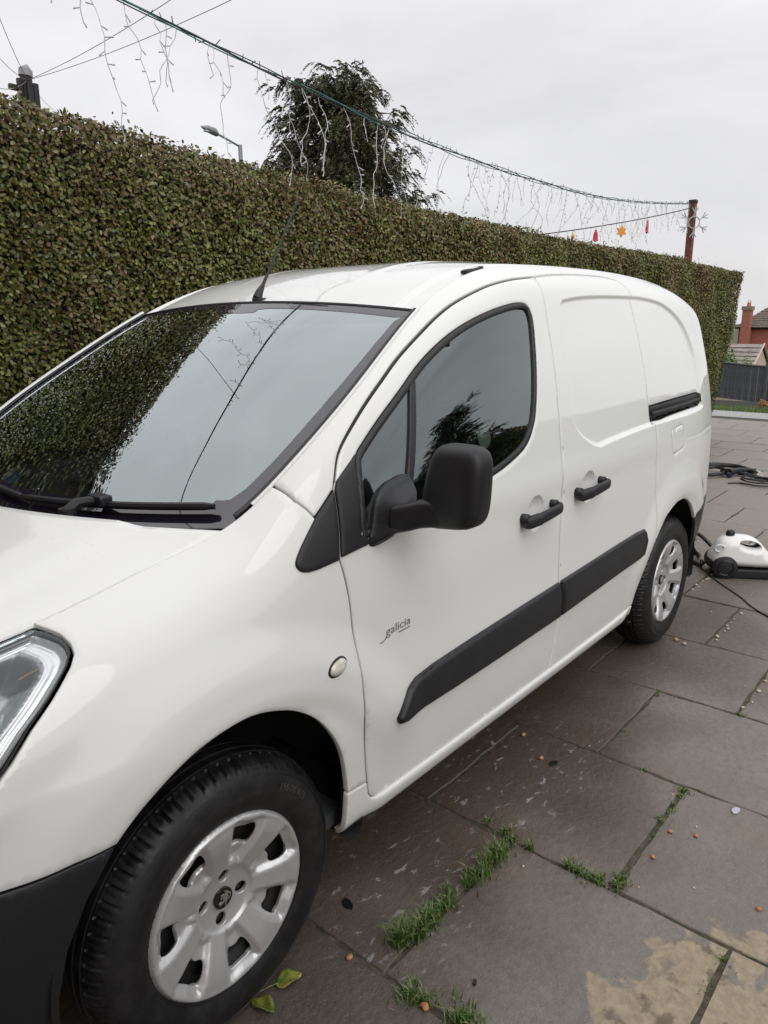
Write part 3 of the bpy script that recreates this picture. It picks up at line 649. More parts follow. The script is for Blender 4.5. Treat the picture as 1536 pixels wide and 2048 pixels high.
MOULD_A = [(1.4090, .6930), (1.2138, .6864), (.8557, .6740), (.6657, .6650), (.5937, .6560), (.5546, .6400), (.5260, .6120), (.5000, .5800), (.5076, .5633), (.5326, .5565), (.751, .5545), (1.0102, .5568), (1.4190, .5635), (1.4150, .6200)]
MOULD_B = [(1.4240, .6940), (1.8547, .7080), (2.1057, .7150), (2.1922, .7123), (2.2122, .6956), (2.2106, .6607), (2.1822, .6036), (2.1418, .5931), (1.8566, .5835), (1.4320, .5650), (1.4290, .6200)]
RECESS = [(1.575, 1.560), (1.590, 1.605), (1.6152, 1.6331), (1.6577, 1.6441), (1.7798, 1.6555), (1.9721, 1.6637), (2.2644, 1.6668), (2.4041, 1.6639), (2.5861, 1.6480), (2.7232, 1.6132), (2.8400, 1.5595), (2.915, 1.4848), (2.9535, 1.3994), (2.9640, 1.2857), (2.965, 1.2000), (2.960, 1.1500), (2.2805, 1.1430), (1.9738, 1.1332), (1.7879, 1.1242), (1.7253, 1.1211), (1.647, 1.1461), (1.5786, 1.1839), (1.5398, 1.2300), (1.5300, 1.300), (1.540, 1.40), (1.556, 1.490)]
RAIL = [(2.2590, 1.2220), (2.2590, 1.1600), (2.3708, 1.1590), (2.9501, 1.1680), (2.9804, 1.1800), (2.9804, 1.2150), (2.9300, 1.2300), (2.3267, 1.2240)]
FILLER = [(2.4744, 1.088), (2.482, 1.098), (2.61, 1.1105), (2.630, 1.1075), (2.641, 1.096), (2.655, 1.015), (2.648, 1.003), (2.53, .9885), (2.510, .990), (2.4953, 1.001)]
RECESS = crom(RECESS, 3, True)
SAIL_F = [SAIL_F[0]]+_sm(SAIL_F[1:8], 4)+[SAIL_F[8]]
FEATS = {'recess': [(RECESS, .011, .014)], 'cups': [(1.236, .973, .056, .058, .022), (1.622, .994, .056, .058, .022)]}
SV = 1.6
def inset(P, d):
    P = np.asarray(P, float); n = len(P)
    area = .5*sum(P[i, 0]*P[(i+1) % n, 1]-P[(i+1) % n, 0]*P[i, 1] for i in range(n)); s = 1 if area > 0 else -1
    out = []
    for i in range(n):
        a, b, c = P[i-1], P[i], P[(i+1) % n]
        e1 = (b-a)/(np.linalg.norm(b-a)+1e-12); e2 = (c-b)/(np.linalg.norm(c-b)+1e-12)
        n1 = s*np.array([-e1[1], e1[0]]); n2 = s*np.array([-e2[1], e2[0]])
        m = n1+n2; k = max(.35, 1+n1@n2); out.append(b+m*d/k)
    return np.array(out)
def to_dom(P):
    P = np.asarray(P, float); return np.stack([P[:, 0], np.clip(v_of_z(P[:, 0], P[:, 1]), 0, 1)*SV], 1)
def subdiv(P, step):
    out = []; n = len(P)
    for i in range(n):
        a, b = P[i], P[(i+1) % n]; k = max(1, int(math.ceil(np.linalg.norm(b-a)/step)))
        out += [a+(b-a)*j/k for j in range(k)]
    return np.array(out)
def side_normal(x, v, feats, e=8e-4):
    va, vb = np.clip(v-e, 0, 1), np.clip(v+e, 0, 1)
    dx = side_pt(x+e, v, feats)-side_pt(x-e, v, feats); dv = side_pt(x, vb, feats)-side_pt(x, va, feats)
    n = np.cross(dx, dv); return n/np.linalg.norm(n, axis=1)[:, None]
def cut(surf, nrm, outline, holes, step, off=None, depth=.014, lip=.0018, extra=None):
    """triangulate a region of a parametric surface; outline/holes in the (u,w) domain; adds a folded edge"""
    rings = [subdiv(np.asarray(r, float), step*.8) for r in [outline]+list(holes)]
    allr = np.concatenate(rings)
    lo, hi = allr.min(0), allr.max(0)
    gx, gy = np.meshgrid(np.arange(lo[0]+step/2, hi[0], step), np.arange(lo[1]+step/2, hi[1], step), indexing='ij')
    gx = gx.ravel(); gy = gy.ravel().copy()
    col_i = np.round((gx-lo[0])/step).astype(int); gy += (col_i % 2)*step*.5
    keep = poly_sd(rings[0], gx, gy) < -step*.5
    for h in rings[1:]: keep &= poly_sd(h, gx, gy) > step*.5
    if extra is not None and len(extra):
        ex = np.asarray(extra, float); ke = poly_sd(rings[0], ex[:, 0], ex[:, 1]) < -.0015
        for h in rings[1:]: ke &= poly_sd(h, ex[:, 0], ex[:, 1]) > .0015
        ex = ex[ke]
        if len(ex):
            g = np.stack([gx, gy], 1); near = np.zeros(len(g), bool)
            for c0 in range(0, len(ex), 200):
                e_ = ex[c0:c0+200]; near |= (((g[:, None, :]-e_[None])**2).sum(-1).min(1) < (step*.6)**2)
            keep &= ~near
        allp = np.concatenate([allr, ex])
    else: allp = allr
    pts = np.concatenate([allp, np.stack([gx[keep], gy[keep]], 1)])
    edges = []; b = 0
    for r in rings:
        n = len(r); edges += [(b+i, b+(i+1) % n) for i in range(n)]; b += n
    ov, oe, of, *_ = delaunay_2d_cdt([Vector((float(p[0]), float(p[1]))) for p in pts], edges, [], 0, 1e-7)
    D = np.array([(p.x, p.y) for p in ov]); T = np.array([f for f in of if len(f) == 3])
    c = D[T].mean(1)
    ok = poly_sd(rings[0], c[:, 0], c[:, 1]) < 0
    for h in rings[1:]: ok &= poly_sd(h, c[:, 0], c[:, 1]) > 0
    T = T[ok]
    a2 = D[T]; cr_ = (a2[:, 1, 0]-a2[:, 0, 0])*(a2[:, 2, 1]-a2[:, 0, 1])-(a2[:, 1, 1]-a2[:, 0, 1])*(a2[:, 2, 0]-a2[:, 0, 0])
    T = T[np.abs(cr_) > 1e-12]; cr_ = cr_[np.abs(cr_) > 1e-12]
    T[cr_ < 0] = T[cr_ < 0][:, ::-1]
    P = surf(D[:, 0], D[:, 1]); NN = nrm(D[:, 0], D[:, 1])
    if off is not None: P = P+NN*off(D[:, 0], D[:, 1], P)[:, None]
    V = list(map(tuple, P)); F = [tuple(t) for t in T]
    if depth:
        cnt = {}
        for t in T:
            for k in range(3):
                cnt[(t[k], t[(k+1) % 3])] = 1
        bed = [e for e in cnt if (e[1], e[0]) not in cnt]
        acc = {}
        for a, b in bed:
            d = np.cross(P[b]-P[a], NN[a]); d /= np.linalg.norm(d)+1e-12
            for q in (a, b): acc[q] = acc.get(q, 0)+d
        i2 = {}; i3 = {}
        for q, d in acc.items():
            d = d/(np.linalg.norm(d)+1e-9)
            p2 = P[q]+d*lip-NN[q]*lip*.8; p3 = p2-NN[q]*depth
            i2[q] = len(V); V.append(tuple(p2)); i3[q] = len(V); V.append(tuple(p3))
        for a, b in bed:
            F += [(b, a, i2[a], i2[b]), (i2[b], i2[a], i3[a], i3[b])]
    return V, F
def both(name, V, F, mat, parent, mirror=True, label=None, smooth=True):
    o = mesh(name, V, F, mat, parent, smooth)
    if label: o['label'] = label
    if mirror:
        V2 = [(x, VW-y, z) for x, y, z in V]
        o2 = mesh(name, V2, [f[::-1] for f in F], mat, parent, smooth)
    return o
def panel(name, outline, mat, parent, holes=(), gap=.0041, step=.013, off=None, depth=.014, mirror=True, feats=None, label=None, lip=.0018, extra=(), rings=()):
    ft = FEATS if feats is None else feats
    o2 = to_dom(inset(outline, gap)) if gap else to_dom(outline)
    hs = [to_dom(inset(h, -gap)) if gap else to_dom(h) for h in holes]
    V, F = cut(lambda x, s: side_pt(x, np.clip(s/SV, 0, 1), ft), lambda x, s: side_normal(x, np.clip(s/SV, 0, 1), ft), o2, hs, step,
               None if off is None else (lambda x, s, P: off(x, P[:, 2])), depth, lip,
               np.concatenate([to_dom(subdiv(np.asarray(e), sp)) for e, sp in list(extra)+[(inset(outline, gap+d), .006) for d in rings]]) if (len(extra) or len(rings)) else None)
    return both(name, V, F, mat, parent, mirror, label)

def ell(cx, cz, rx, rz, k, n=48):
    a = np.linspace(0, 2*np.pi, n, endpoint=False); return np.stack([cx+rx*k*np.cos(a), cz+rz*k*np.sin(a)], 1)
EX_REC = [(inset(RECESS, d), .007) for d in (-.003, .0, .004, .009, .014, .018)]
EX_CUP = [(ell(c[0], c[1], c[2], c[3], k), .008) for c in FEATS['cups'] for k in (1.04, 1.0, .94, .85, .7, .5, .25)]
# ------------------------------------------------------------------ the van
van = empty('van', (0, 0, 0))
tag(van, 'white panel van with black side mouldings parked on the paving beside the hedge', 'van')
fender = panel('front_wing', FENDER, M['paint'], van)
FILLER_O = inset(FILLER, .001)
body = panel('body_side', BODY, M['paint'], van, holes=[FILLER_O, RAIL], extra=EX_REC)
panel('fuel_flap', FILLER, M['paint'], body, step=.012, mirror=False, gap=.0022, lip=.001)
door = panel('front_door', DOOR, M['paint'], van, holes=[inset(WINDOW, .004)], extra=EX_CUP)
slide = panel('sliding_door', SLIDE, M['paint'], van, step=.012, extra=EX_REC+EX_CUP)
panel('sill', SILL, M['paint'], van, step=.010, rings=(.003, .007, .012), off=lambda x, z: .010*np.sqrt(np.clip(1-(1-np.clip(-poly_sd(np.asarray(SILL), x, z)/.014, 0, 1))**2, 0, 1))*sstep(.40, .50, x)*(1-sstep(2.10, 2.17, x)))
panel('front_bumper_corner', BUMPER_F, M['plastic'], van)
panel('rear_bumper_corner', BUMPER_R, M['plastic'], van)
# sail panels, rub strips
def rnd(poly, h, w):
    P = np.asarray(poly)
    return lambda x, z: h*np.sqrt(np.clip(1-(1-np.clip(-poly_sd(P, x, z)/w, 0, 1))**2, 0, 1))+.001
panel('wing_sail_panel', SAIL_F, M['plastic_soft'], fender, step=.01, off=rnd(SAIL_F, .006, .010), gap=.0015, depth=.008, rings=(.002, .005, .010))
panel('door_sail_panel', SAIL_D, M['plastic_soft'], door, step=.008, off=rnd(SAIL_D, .006, .008), gap=.0015, depth=.008, rings=(.002, .005))
def strip(poly):
    P = np.asarray(poly)
    def f(x, z):
        sd = -poly_sd(P, x, z)
        zt = .690+.012*(x-1.4)
        cham = sstep(0, .040, zt-.002-z)
        return .004+.015*np.sqrt(np.clip(1-(1-np.clip(sd/.014, 0, 1))**2, 0, 1))*(.55+.45*cham)
    return f
panel('rub_strip', MOULD_A, M['plastic'], door, step=.009, off=strip(MOULD_A), gap=.001, depth=.018, rings=(.002, .005, .009, .013))
panel('rub_strip', MOULD_B, M['plastic'], slide, step=.009, off=strip(MOULD_B), gap=.001, depth=.018, rings=(.002, .005, .009, .013))
# sliding-door rail in the rear side
rail_in = lambda x, z: -.028*np.clip(-poly_sd(np.asarray(RAIL), x, z)/.010, 0, 1)
panel('slide_rail', RAIL, M['gloss_black'], body, step=.009, off=rail_in, gap=.001, depth=0, mirror=False)
mb = MB()
P0 = side_pt(np.linspace(2.275, 2.955, 20), v_of_z(np.linspace(2.275, 2.955, 20), np.linspace(1.190, 1.198, 20)))
mb.tube([(p[0], p[1]+.010, p[2]) for p in P0], .008, 6)
mb.obj('rail_track', M['steel'], body, True)
panel('rail_cover', [(2.2600, 1.2185), (2.2600, 1.1640), (2.33, 1.1640), (2.40, 1.178), (2.96, 1.190), (2.975, 1.200), (2.970, 1.214), (2.93, 1.2265), (2.3267, 1.2205)], M['plastic_soft'], body,
      step=.008, off=lambda x, z: -.012+.010*np.clip((z-1.175)/.03, 0, 1), gap=.001, depth=.006, mirror=False)
# window: seal frame, glass, quarter light bar
W1 = inset(WINDOW, .0045); W2 = inset(WINDOW, .0185)
panel('window_seal', W1, M['rubber'], door, holes=[W2], gap=0, step=.008, off=lambda x, z: .004*np.sin(np.pi*np.clip(-poly_sd(W1, x, z)/.014, 0, 1))-.001, depth=.012)
panel('door_glass', inset(WINDOW, .013), M['glass_side'], door, gap=0, step=.03, off=lambda x, z: -.0075+0*x, depth=0)
BAR = [(.7114, 1.4230), (.7442, 1.4405), (.6139, 1.0900), (.5892, 1.0880)]
BAR = [(.718, 1.426), (.5980, 1.170), (.5905, 1.083), (.6150, 1.085), (.6220, 1.168), (.7470, 1.4435)]
panel('quarter_light_bar', BAR, M['rubber'], door, step=.008, off=lambda x, z: -.001+0*x, gap=.0005, depth=.008)
# inner skin behind the panels closes the shut lines and darkens the cab
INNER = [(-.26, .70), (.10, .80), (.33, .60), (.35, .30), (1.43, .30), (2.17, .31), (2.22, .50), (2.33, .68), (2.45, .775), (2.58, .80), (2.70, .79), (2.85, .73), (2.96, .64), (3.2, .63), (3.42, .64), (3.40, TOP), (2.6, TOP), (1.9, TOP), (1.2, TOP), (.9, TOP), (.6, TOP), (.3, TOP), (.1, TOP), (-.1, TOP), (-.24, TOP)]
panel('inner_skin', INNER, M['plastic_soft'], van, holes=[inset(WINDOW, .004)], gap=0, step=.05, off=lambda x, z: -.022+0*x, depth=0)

# dark rubber tube added to deepen the shade in the front-door shut line
for L_, nm in ((D_FRONT, 'shut_line_shade_seal'), (A_GAP, 'shut_line_shade_seal')):
    Q_ = np.asarray(L_); v_ = v_of_z(Q_[:, 0], Q_[:, 1]); P_ = side_pt(Q_[:, 0], v_, FEATS)-side_normal(Q_[:, 0], v_, FEATS)*.0060
    mb = MB(); mb.tube([tuple(p) for p in P_], .0026, 6); both(nm, mb.V, mb.F, M['rubber'], door)
# door handles
def handle(x0, z0, L, parent):
    n = 22; rings = []
    for i in range(n):
        t = i/(n-1)
        x = x0+L*t; z = z0+.020*t+.004*math.sin(math.pi*t)
        v = v_of_z(x, z); b = side_pt(x, v)[0]
        stand = .012+.034*math.sin(math.pi*min(1, .12+t*.62))**.8
        if t > .80: stand *= 1-((t-.80)/.2)**2*.75
        hz = .0195-.004*t if t < .85 else (.0161)*math.sqrt(max(.02, 1-((t-.85)/.15)**2))
        hy = .010 if t > .25 else .016
        if t == 0: hz *= .7
        cy = b[1]-stand+ (0 if t > .25 else .008*(1-t/.25))
        ring = [(x, cy+hy*math.copysign(abs(math.cos(a))**.7, math.cos(a)), z+hz*math.copysign(abs(math.sin(a))**.7, math.sin(a))) for a in np.linspace(0, 2*math.pi, 16, endpoint=False)]
        rings.append(ring)
    V = [p for r in rings for p in r]; F = [(i*16+k, i*16+(k+1) % 16, (i+1)*16+(k+1) % 16, (i+1)*16+k) for i in range(n-1) for k in range(16)]
    F += [tuple(range(16)), tuple((n-1)*16+k for k in range(16))[::-1]]
    F = [f[::-1] for f in F]
    b0 = both('handle', V, F, M['plastic_soft'], parent)
    for xx, rr in ((x0+.016, .017), (x0+L-.022, .014)):
        mbp = MB(); b = side_pt(xx, v_of_z(xx, z0+.012))[0]
        mbp.tube([(xx, b[1]+.012, z0+.010+.016*(xx-x0)/L), (xx, b[1]-.022, z0+.010+.016*(xx-x0)/L)], rr, 10)
        both('handle_mount', mbp.V, mbp.F, M['plastic_soft'], parent)
handle(1.131, .962, .228, door); handle(1.507, .980, .226, slide)
# side repeater
def disc_on_side(name, cx, cz, rx, rz, h, mat, parent, mirror=True):
    th = np.linspace(0, 2*np.pi, 28, endpoint=False)
    poly = np.stack([cx+rx*np.cos(th)*1.0+rz*.25*np.sin(th), cz+rz*np.sin(th)], 1)
    return panel(name, poly, mat, parent, gap=0, step=rz*.22, off=lambda x, z: .0015+h*np.sqrt(np.clip(1-np.clip(1+poly_sd(poly, x, z)/rz, 0, 1)**2, 0, 1)), depth=.004, mirror=mirror)
disc_on_side('repeater_bezel', .2828, .8055, .031, .0205, .003, M['plastic_soft'], fender)
disc_on_side('repeater_lens', .2828, .8055, .0285, .0182, .009, simple('repeater_clear', (.58, .565, .50), .06, coat=1, noise=.25, nscale=60), fender)
# printed badge
def text_mesh(s, size, shear=0):
    cu = bpy.data.curves.new('t', 'FONT'); cu.body = s; cu.size = size; cu.shear = shear; cu.resolution_u = 4
    o = bpy.data.objects.new('t', cu); COL.objects.link(o)
    dg = bpy.context.evaluated_depsgraph_get(); me = o.evaluated_get(dg).to_mesh()
    V = np.array([v.co[:] for v in me.vertices]); F = [tuple(p.vertices) for p in me.polygons]
    o.evaluated_get(dg).to_mesh_clear(); bpy.data.objects.remove(o); bpy.data.curves.remove(cu)
    return V, F
def on_side(P2, h):
    x = P2[:, 0]; z = P2[:, 1]; v = v_of_z(x, z)
    return side_pt(x, v, FEATS)+side_normal(x, v, FEATS)*h
V, F = text_mesh('galicia', .034)
w = V[:, 0].max()
xz = np.stack([.4760+V[:, 0]/w*.099, .8105+V[:, 1]*.92+V[:, 0]/w*.0035], 1)
both('badge_lettering', on_side(xz, .0012), F, M['grey_print'], door, mirror=False)
def ribbon(P, wd):
    P = np.asarray(crom(P, 8)); d = np.gradient(P, axis=0); d /= np.linalg.norm(d, axis=1)[:, None]; nn = np.stack([-d[:, 1], d[:, 0]], 1)*wd/2
    n = len(P); return np.concatenate([P+nn, P-nn]), [(i, i+1, n+i+1, n+i) for i in range(n-1)]
V, F = ribbon([(.4515, .7995), (.4600, .7990), (.4690, .8010), (.4755, .8060), (.4790, .8110)], .0024)
both('badge_flourish', on_side(V, .0012), F, M['grey_print'], door, mirror=False)
V, F = ribbon([(.526, .8045), (.55, .8052), (.574, .8062)], .0032)
both('badge_underline', on_side(V, .0012), F, M['grey_print'], door, mirror=False)

# ---- roof, windscreen, bonnet: hung between the two upper edges of the sides
def top_edge(x):
    return side_pt(x, np.ones_like(x))
ZC = nat_spline([.80, .90, 1.0, 1.2, 1.5, 1.9, 2.3, 2.7, 3.0, 3.2, 3.36, 3.46], [.045, .037, .036, .034, .034, .036, .038, .038, .036, .034, .030, .028])
def x_hdr(y): return .905-.04*(1-((y-VW/2)/(VW/2-.238))**2)      # rear edge of the screen glass
def roof_pt(s, t, lift=0):
    """s 0..1 across, t 0..1 front to back"""
    y0 = .238+.035*np.clip(t*3, 0, 1)
    u = 2*s-1
    xf = .902-.038*(1-u*u)
    x = xf+(3.40+.04*(1-u*u)-xf)*t
    e = top_edge(x); ye = e[:, 1]; y = ye+(VW-2*ye)*s
    d = np.minimum(y-ye, VW-ye-y)
    z = e[:, 2]+ZC(x)[:, 0]*(1-np.abs(u)**2.4)
    ch = .075-.02*np.clip((x-.9)/.5, 0, 1)
    z += -.010*sstep(0, .006, d)*(1-sstep(ch, ch+.014, d))*1.0
    z += .004*np.exp(-((np.abs(y-VW/2)-.30)/.02)**2)*sstep(1.0, 1.3, x)
    z -= .02*sstep(3.25, 3.45, x)
    return np.stack([x, y, z+lift], -1)
S = np.concatenate([np.linspace(0, .12, 40), np.linspace(.13, .87, 60), np.linspace(.88, 1, 40)]); T = np.linspace(0, 1, 90)
gs, gt = np.meshgrid(S, T, indexing='ij')
roof = grid_mesh('roof', roof_pt(gs.ravel(), gt.ravel()).reshape(len(S), len(T), 3), M['paint'], van, flip=True)
def edge_at_t(t, x0=.165, x1=.9):
    x = x0+(x1-x0)*t; return top_edge(x)
def screen_pt(s, t, inn=0):
    a = edge_at_t(t); u = 2*s-1; k = 1-u*u
    x = a[:, 0]-(.165*(1-t)+.038*t)*k
    y = a[:, 1]+(VW-2*a[:, 1])*s
    z = a[:, 2]+(-.030*(1-t)+.036*t)*k+.012*k*np.sin(np.pi*t)
    return np.stack([x+inn*.5, y, z-inn*.85], -1)
def screen_uv(u, w): return screen_pt(u, w)
def screen_n(u, w, e=1e-3):
    a = screen_pt(u+e, w)-screen_pt(u-e, w); b = screen_pt(u, w+e)-screen_pt(u, w-e); n = np.cross(b, a); n /= np.linalg.norm(n, axis=1)[:, None]
    return np.where(n[:, 2:3] < 0, -n, n)
def grid_screen(name, s0, s1, t0, t1, inn, mat, parent, ns=40, nt_=40):
    gs, gt = np.meshgrid(np.linspace(s0, s1, ns), np.linspace(t0, t1, nt_), indexing='ij')
    return grid_mesh(name, screen_pt(gs.ravel(), gt.ravel(), inn).reshape(ns, nt_, 3), mat, parent, flip=True)
screen = grid_screen('windscreen', .004, .996, -.04, .997, .004, M['glass'], van, 60, 50)
# black ceramic border of the glass
fr_o = [(.004, -.04), (.996, -.04), (.996, .997), (.004, .997)]
fr_i = [(.040, .12), (.070, .075), (.11, .058), (.5, .045), (.89, .058), (.930, .075), (.954, .13), (.963, .5), (.966, .92), (.955, .945), (.60, .952), (.565, .92), (.435, .92), (.40, .952), (.045, .945), (.034, .92), (.037, .5)]
fv, ff = cut(lambda u, w: screen_pt(u, w, .0032), lambda u, w: screen_n(u, w), fr_o, [crom(fr_i, 3, True)], .02, depth=0)
mesh('screen_border', fv, ff, M['frit'], screen, True)
# dark rubber along the pillars and header
for s in (0.0, 1.0):
    P = screen_pt(np.full(30, s), np.linspace(.0, .998, 30)); mb = MB(); mb.tube([(p[0], p[1]+(.012 if s == 0 else -.012), p[2]+.004) for p in P], .0055, 6); mb.obj('screen_seal', M['rubber'], van, True)
P = screen_pt(np.linspace(.01, .99, 40), np.full(40, .999)); mb = MB(); mb.tube([(p[0]+.004, p[1], p[2]-.003) for p in P], .006, 6); mb.obj('screen_seal', M['rubber'], van, True)
for sgn in (0, 1):      # proud pillar edge beside the glass
    P = top_edge(np.linspace(.20, .90, 40)); mb = MB(); yy = P[:, 1]-(-.004 if sgn == 0 else .004)
    mb.tube([(p[0]+.004, (y if sgn == 0 else VW-y), p[2]+.004) for p, y in zip(P, yy)], .005 if sgn == 0 else .0115, 10); mb.obj('pillar_edge', M['paint'], van, True)
# bonnet
def bonnet_pt(s, t):
    u = 2*s-1; k = 1-u*u
    xr = .128-.265*k**.8; xf = -.845-.05*k
    x = xr+(xf-xr)*t
    xe = .128+(-.845-.128)*t
    e = top_edge(xe); y = e[:, 1]+.0045+(VW-2*e[:, 1]-.009)*s
    z = e[:, 2]+.055*k**.75*(1-.35*t)-.004-.045*k*(1-t)**2*.9
    yy = np.minimum(y, VW-y)
    z += .010*sstep(.30, .36, yy)*(1-.5*t)
    z -= .025*sstep(.9, 1.0, t)
    return np.stack([x, y, z], -1)
S = np.linspace(0, 1, 90); T = np.linspace(0, 1, 60); gs, gt = np.meshgrid(S, T, indexing='ij')
bv = bonnet_pt(gs.ravel(), gt.ravel()).reshape(90, 60, 3)
edge = bv[:, :1].copy(); edge[:, 0, 2] -= .004; edge[:, 0, 0] += .002; e2 = edge.copy(); e2[:, 0, 2] -= .02; e2[:, 0, 0] -= .004
bv = np.concatenate([e2, edge, bv], 1)
l1 = bv[:1].copy(); l1[:, :, 2] -= .02; l2 = bv[-1:].copy(); l2[:, :, 2] -= .02
bonnet = grid_mesh('bonnet', np.concatenate([l1, bv, l2], 0), M['paint'], van, flip=False)
P = top_edge(np.linspace(-.80, .14, 40))
for sgn in (0, 1):
    mb = MB(); mb.tube([(p[0], p[1]+.004 if sgn == 0 else VW-p[1]-.004, p[2]-.024) for p in P], .012, 6); mb.obj('bonnet_seal', M['rubber'], van, True)
# cowl panel under the wipers
def cowl_pt(s, t):
    a = bonnet_pt(s, np.full_like(s, .02)); b = screen_pt(s, np.full_like(s, .02))
    P = a*(1-t)[:, None]+b*t[:, None]; P[:, 2] -= .022+.015*np.sin(np.pi*t); return P
gs, gt = np.meshgrid(np.linspace(.012, .988, 50), np.linspace(-.12, 1, 8), indexing='ij')
grid_mesh('cowl', cowl_pt(gs.ravel(), gt.ravel()).reshape(50, 8, 3), M['plastic_soft'], van)
# wipers: arm, blade, pivot cap
def wiper(s_piv, s_a, s_b, ta, tb):
    w = empty('wiper', (0, 0, 0), 0, van)
    P = screen_pt(np.linspace(s_a, s_b, 26), np.linspace(ta, tb, 26), -.016)
    mb = MB(); mb.tube([tuple(p) for p in P], [.006]+[.0095]*24+[.007], 8); mb.obj('blade', M['rubber'], w, True)
    P2 = screen_pt(np.linspace(s_a, s_b, 26), np.linspace(ta, tb, 26), -.006)
    n = len(P2); V = np.concatenate([P2, P]); mesh('blade_edge', V, [(i, i+1, n+i+1, n+i) for i in range(n-1)], M['rubber'], w)
    piv = cowl_pt(np.array([s_piv]), np.array([.45]))[0]; piv[2] += .03
    mid = P[13]
    A = [piv+np.array([0, 0, .008]), piv*.7+mid*.3+np.array([0, 0, .022]), piv*.35+mid*.65+np.array([0, 0, .018]), mid+np.array([0, 0, .008])]
    mb = MB(); mb.tube(A, [.016, .013, .011, .009], 8); mb.tube([piv-np.array([0, 0, .03]), piv+np.array([0, 0, .018])], [.022, .019], 12); mb.obj('arm', M['plastic_soft'], w, True)
    c = mid; mb = MB(); mb.box(c+np.array([0, 0, .012]), (.035, .062, .026)); mb.obj('blade_clip', M['plastic'], w, False, .006)
wiper(.25, .045, .43, .030, .004)
wiper(.66, .44, .88, .004, .040)
# aerial
ab = roof_pt(np.array([.5]), np.array([.018]))[0]
ae = empty('aerial', tuple(ab), 0, van)
mb = MB(); base = [(-.035, 0), (-.02, -.016), (.02, -.018), (.05, -.008), (.058, 0), (.05, .008), (.02, .018), (-.02, .016)]
mb.prism(base, -.004, .008); mb.obj('aerial_foot', M['rubber'], ae, False, .003)
mb = MB(); mb.tube([(-.012, 0, .006), (.0, 0, .028), (.018, 0, .052)], [.017, .013, .0065], 10); mb.tube([(.012, 0, .044), (.060, 0, .12)], [.006, .0042], 8)
mb.obj('aerial_base', M['rubber'], ae, True)
mb = MB(); mb.tube([(.035, 0, .08), (.195, 0, .342)], [.0042, .0032], 8); mb.obj('whip', M['rubber'], ae, True)
# roof bar mount cover
xm = np.array([1.225, 1.33]); em = top_edge(xm)
for sgn in (0, 1):
    mb = MB()
    c = (em[0]+em[1])/2; y = c[1]+.030
    d = Vector(em[1]-em[0]).normalized(); up = Vector((0, 0, 1)); rt = d.cross(up).normalized(); up2 = rt.cross(d)
    rot = Matrix((d, rt, up2)).transposed()
    cy = y if sgn == 0 else VW-y
    mb.box((c[0], cy, c[2]+.001), (.11, .026, .012), rot.to_3x3() if sgn == 0 else rot.to_3x3()); mb.obj('roof_mount_cover', M['plastic_soft'], roof, False, .004)
    mb = MB(); mb.box((c[0]+.005, cy, c[2]+.006), (.045, .020, .006), rot.to_3x3()); mb.obj('roof_mount_clip', M['chrome'], roof, False, .002)

# ---- headlamps
lamp_dom_o = LAMP
LPO = to_dom(inset(LAMP, .003)); LPO[:, 1] = np.minimum(LPO[:, 1], SV*.985)
def lamp_panel(name, poly, mat, off, parent, depth=.0, step=.012, holes=()):
    V, F = cut(lambda x, s: side_pt(x, np.clip(s/SV, 0, 1), {}), lambda x, s: side_normal(x, np.clip(s/SV, 0, 1), {}), poly, holes, step, off, depth)
    return V, F
lamps = []
for sgn in (0, 1):
    L = empty('headlamp', (0, 0, 0), 0, van); lamps.append(L)
def lamp_add(name, V, F, mat):
    for sgn in (0, 1):
        if sgn == 0: mesh(name, V, F, mat, lamps[0], True)
        else: mesh(name, [(x, VW-y, z) for x, y, z in V], [f[::-1] for f in F], mat, lamps[1], True)
dl = lambda x, s: -poly_sd(LPO, x, s)
V, F = lamp_panel('lens', LPO, None, lambda x, s, P: .003*np.sqrt(np.clip(dl(x, s)/.02, 0, 1)), None, depth=.012); lamp_add('lens', V, F, M['lens'])
V, F = lamp_panel('lamp_seal', inset(LPO, -.0015), None, lambda x, s, P: -.006+0*x, None, holes=[inset(LPO, .003)]); lamp_add('lamp_seal', V, F, M['rubber'])
# bowl: bright guide band round the edge, darker well with ribs inside
V, F = lamp_panel('light_guide', inset(LPO, .004), None, lambda x, s, P: -.016-.010*sstep(.0, .02, dl(x, s))+.0011*np.sin(dl(x, s)*330), None, holes=[inset(LPO, .046)], step=.004)
lamp_add('light_guide', V, F, simple('lamp_reflector_bright', (.84, .85, .87), .32, metal=.6))
V, F = lamp_panel('reflector', inset(LPO, .043), None, lambda x, s, P: -.024-.06*sstep(.046, .11, dl(x, s)), None, step=.008)
lamp_add('reflector', V, F, simple('lamp_reflector_dark', (.36, .37, .38), .34, metal=.7))
for k in range(7):      # upright ribs in front of the reflector, low in the lamp
    x0 = -.400-.016*k; zt = .905-.012*k+.03
    a1 = side_pt(np.array([x0]), v_of_z(np.array([x0]), np.array([zt])), {})[0]; b1 = side_pt(np.array([x0-.055]), v_of_z(np.array([x0-.055]), np.array([zt-.075])), {})[0]
    mb = MB(); mb.tube([a1+np.array([.01, .034, 0]), b1+np.array([.01, .030, 0])], .0035, 6); lamp_add('reflector_rib', mb.V, mb.F, M['chrome'])
am = [(-.352, .9935), (-.335, .9975), (-.318, 1.0000), (-.318, .9985), (-.335, .9955), (-.352, .9912)]
V, F = lamp_panel('indicator_strip', to_dom(am), None, lambda x, s, P: -.022+0*x, None, step=.01); lamp_add('indicator_strip', V, F, M['amber'])
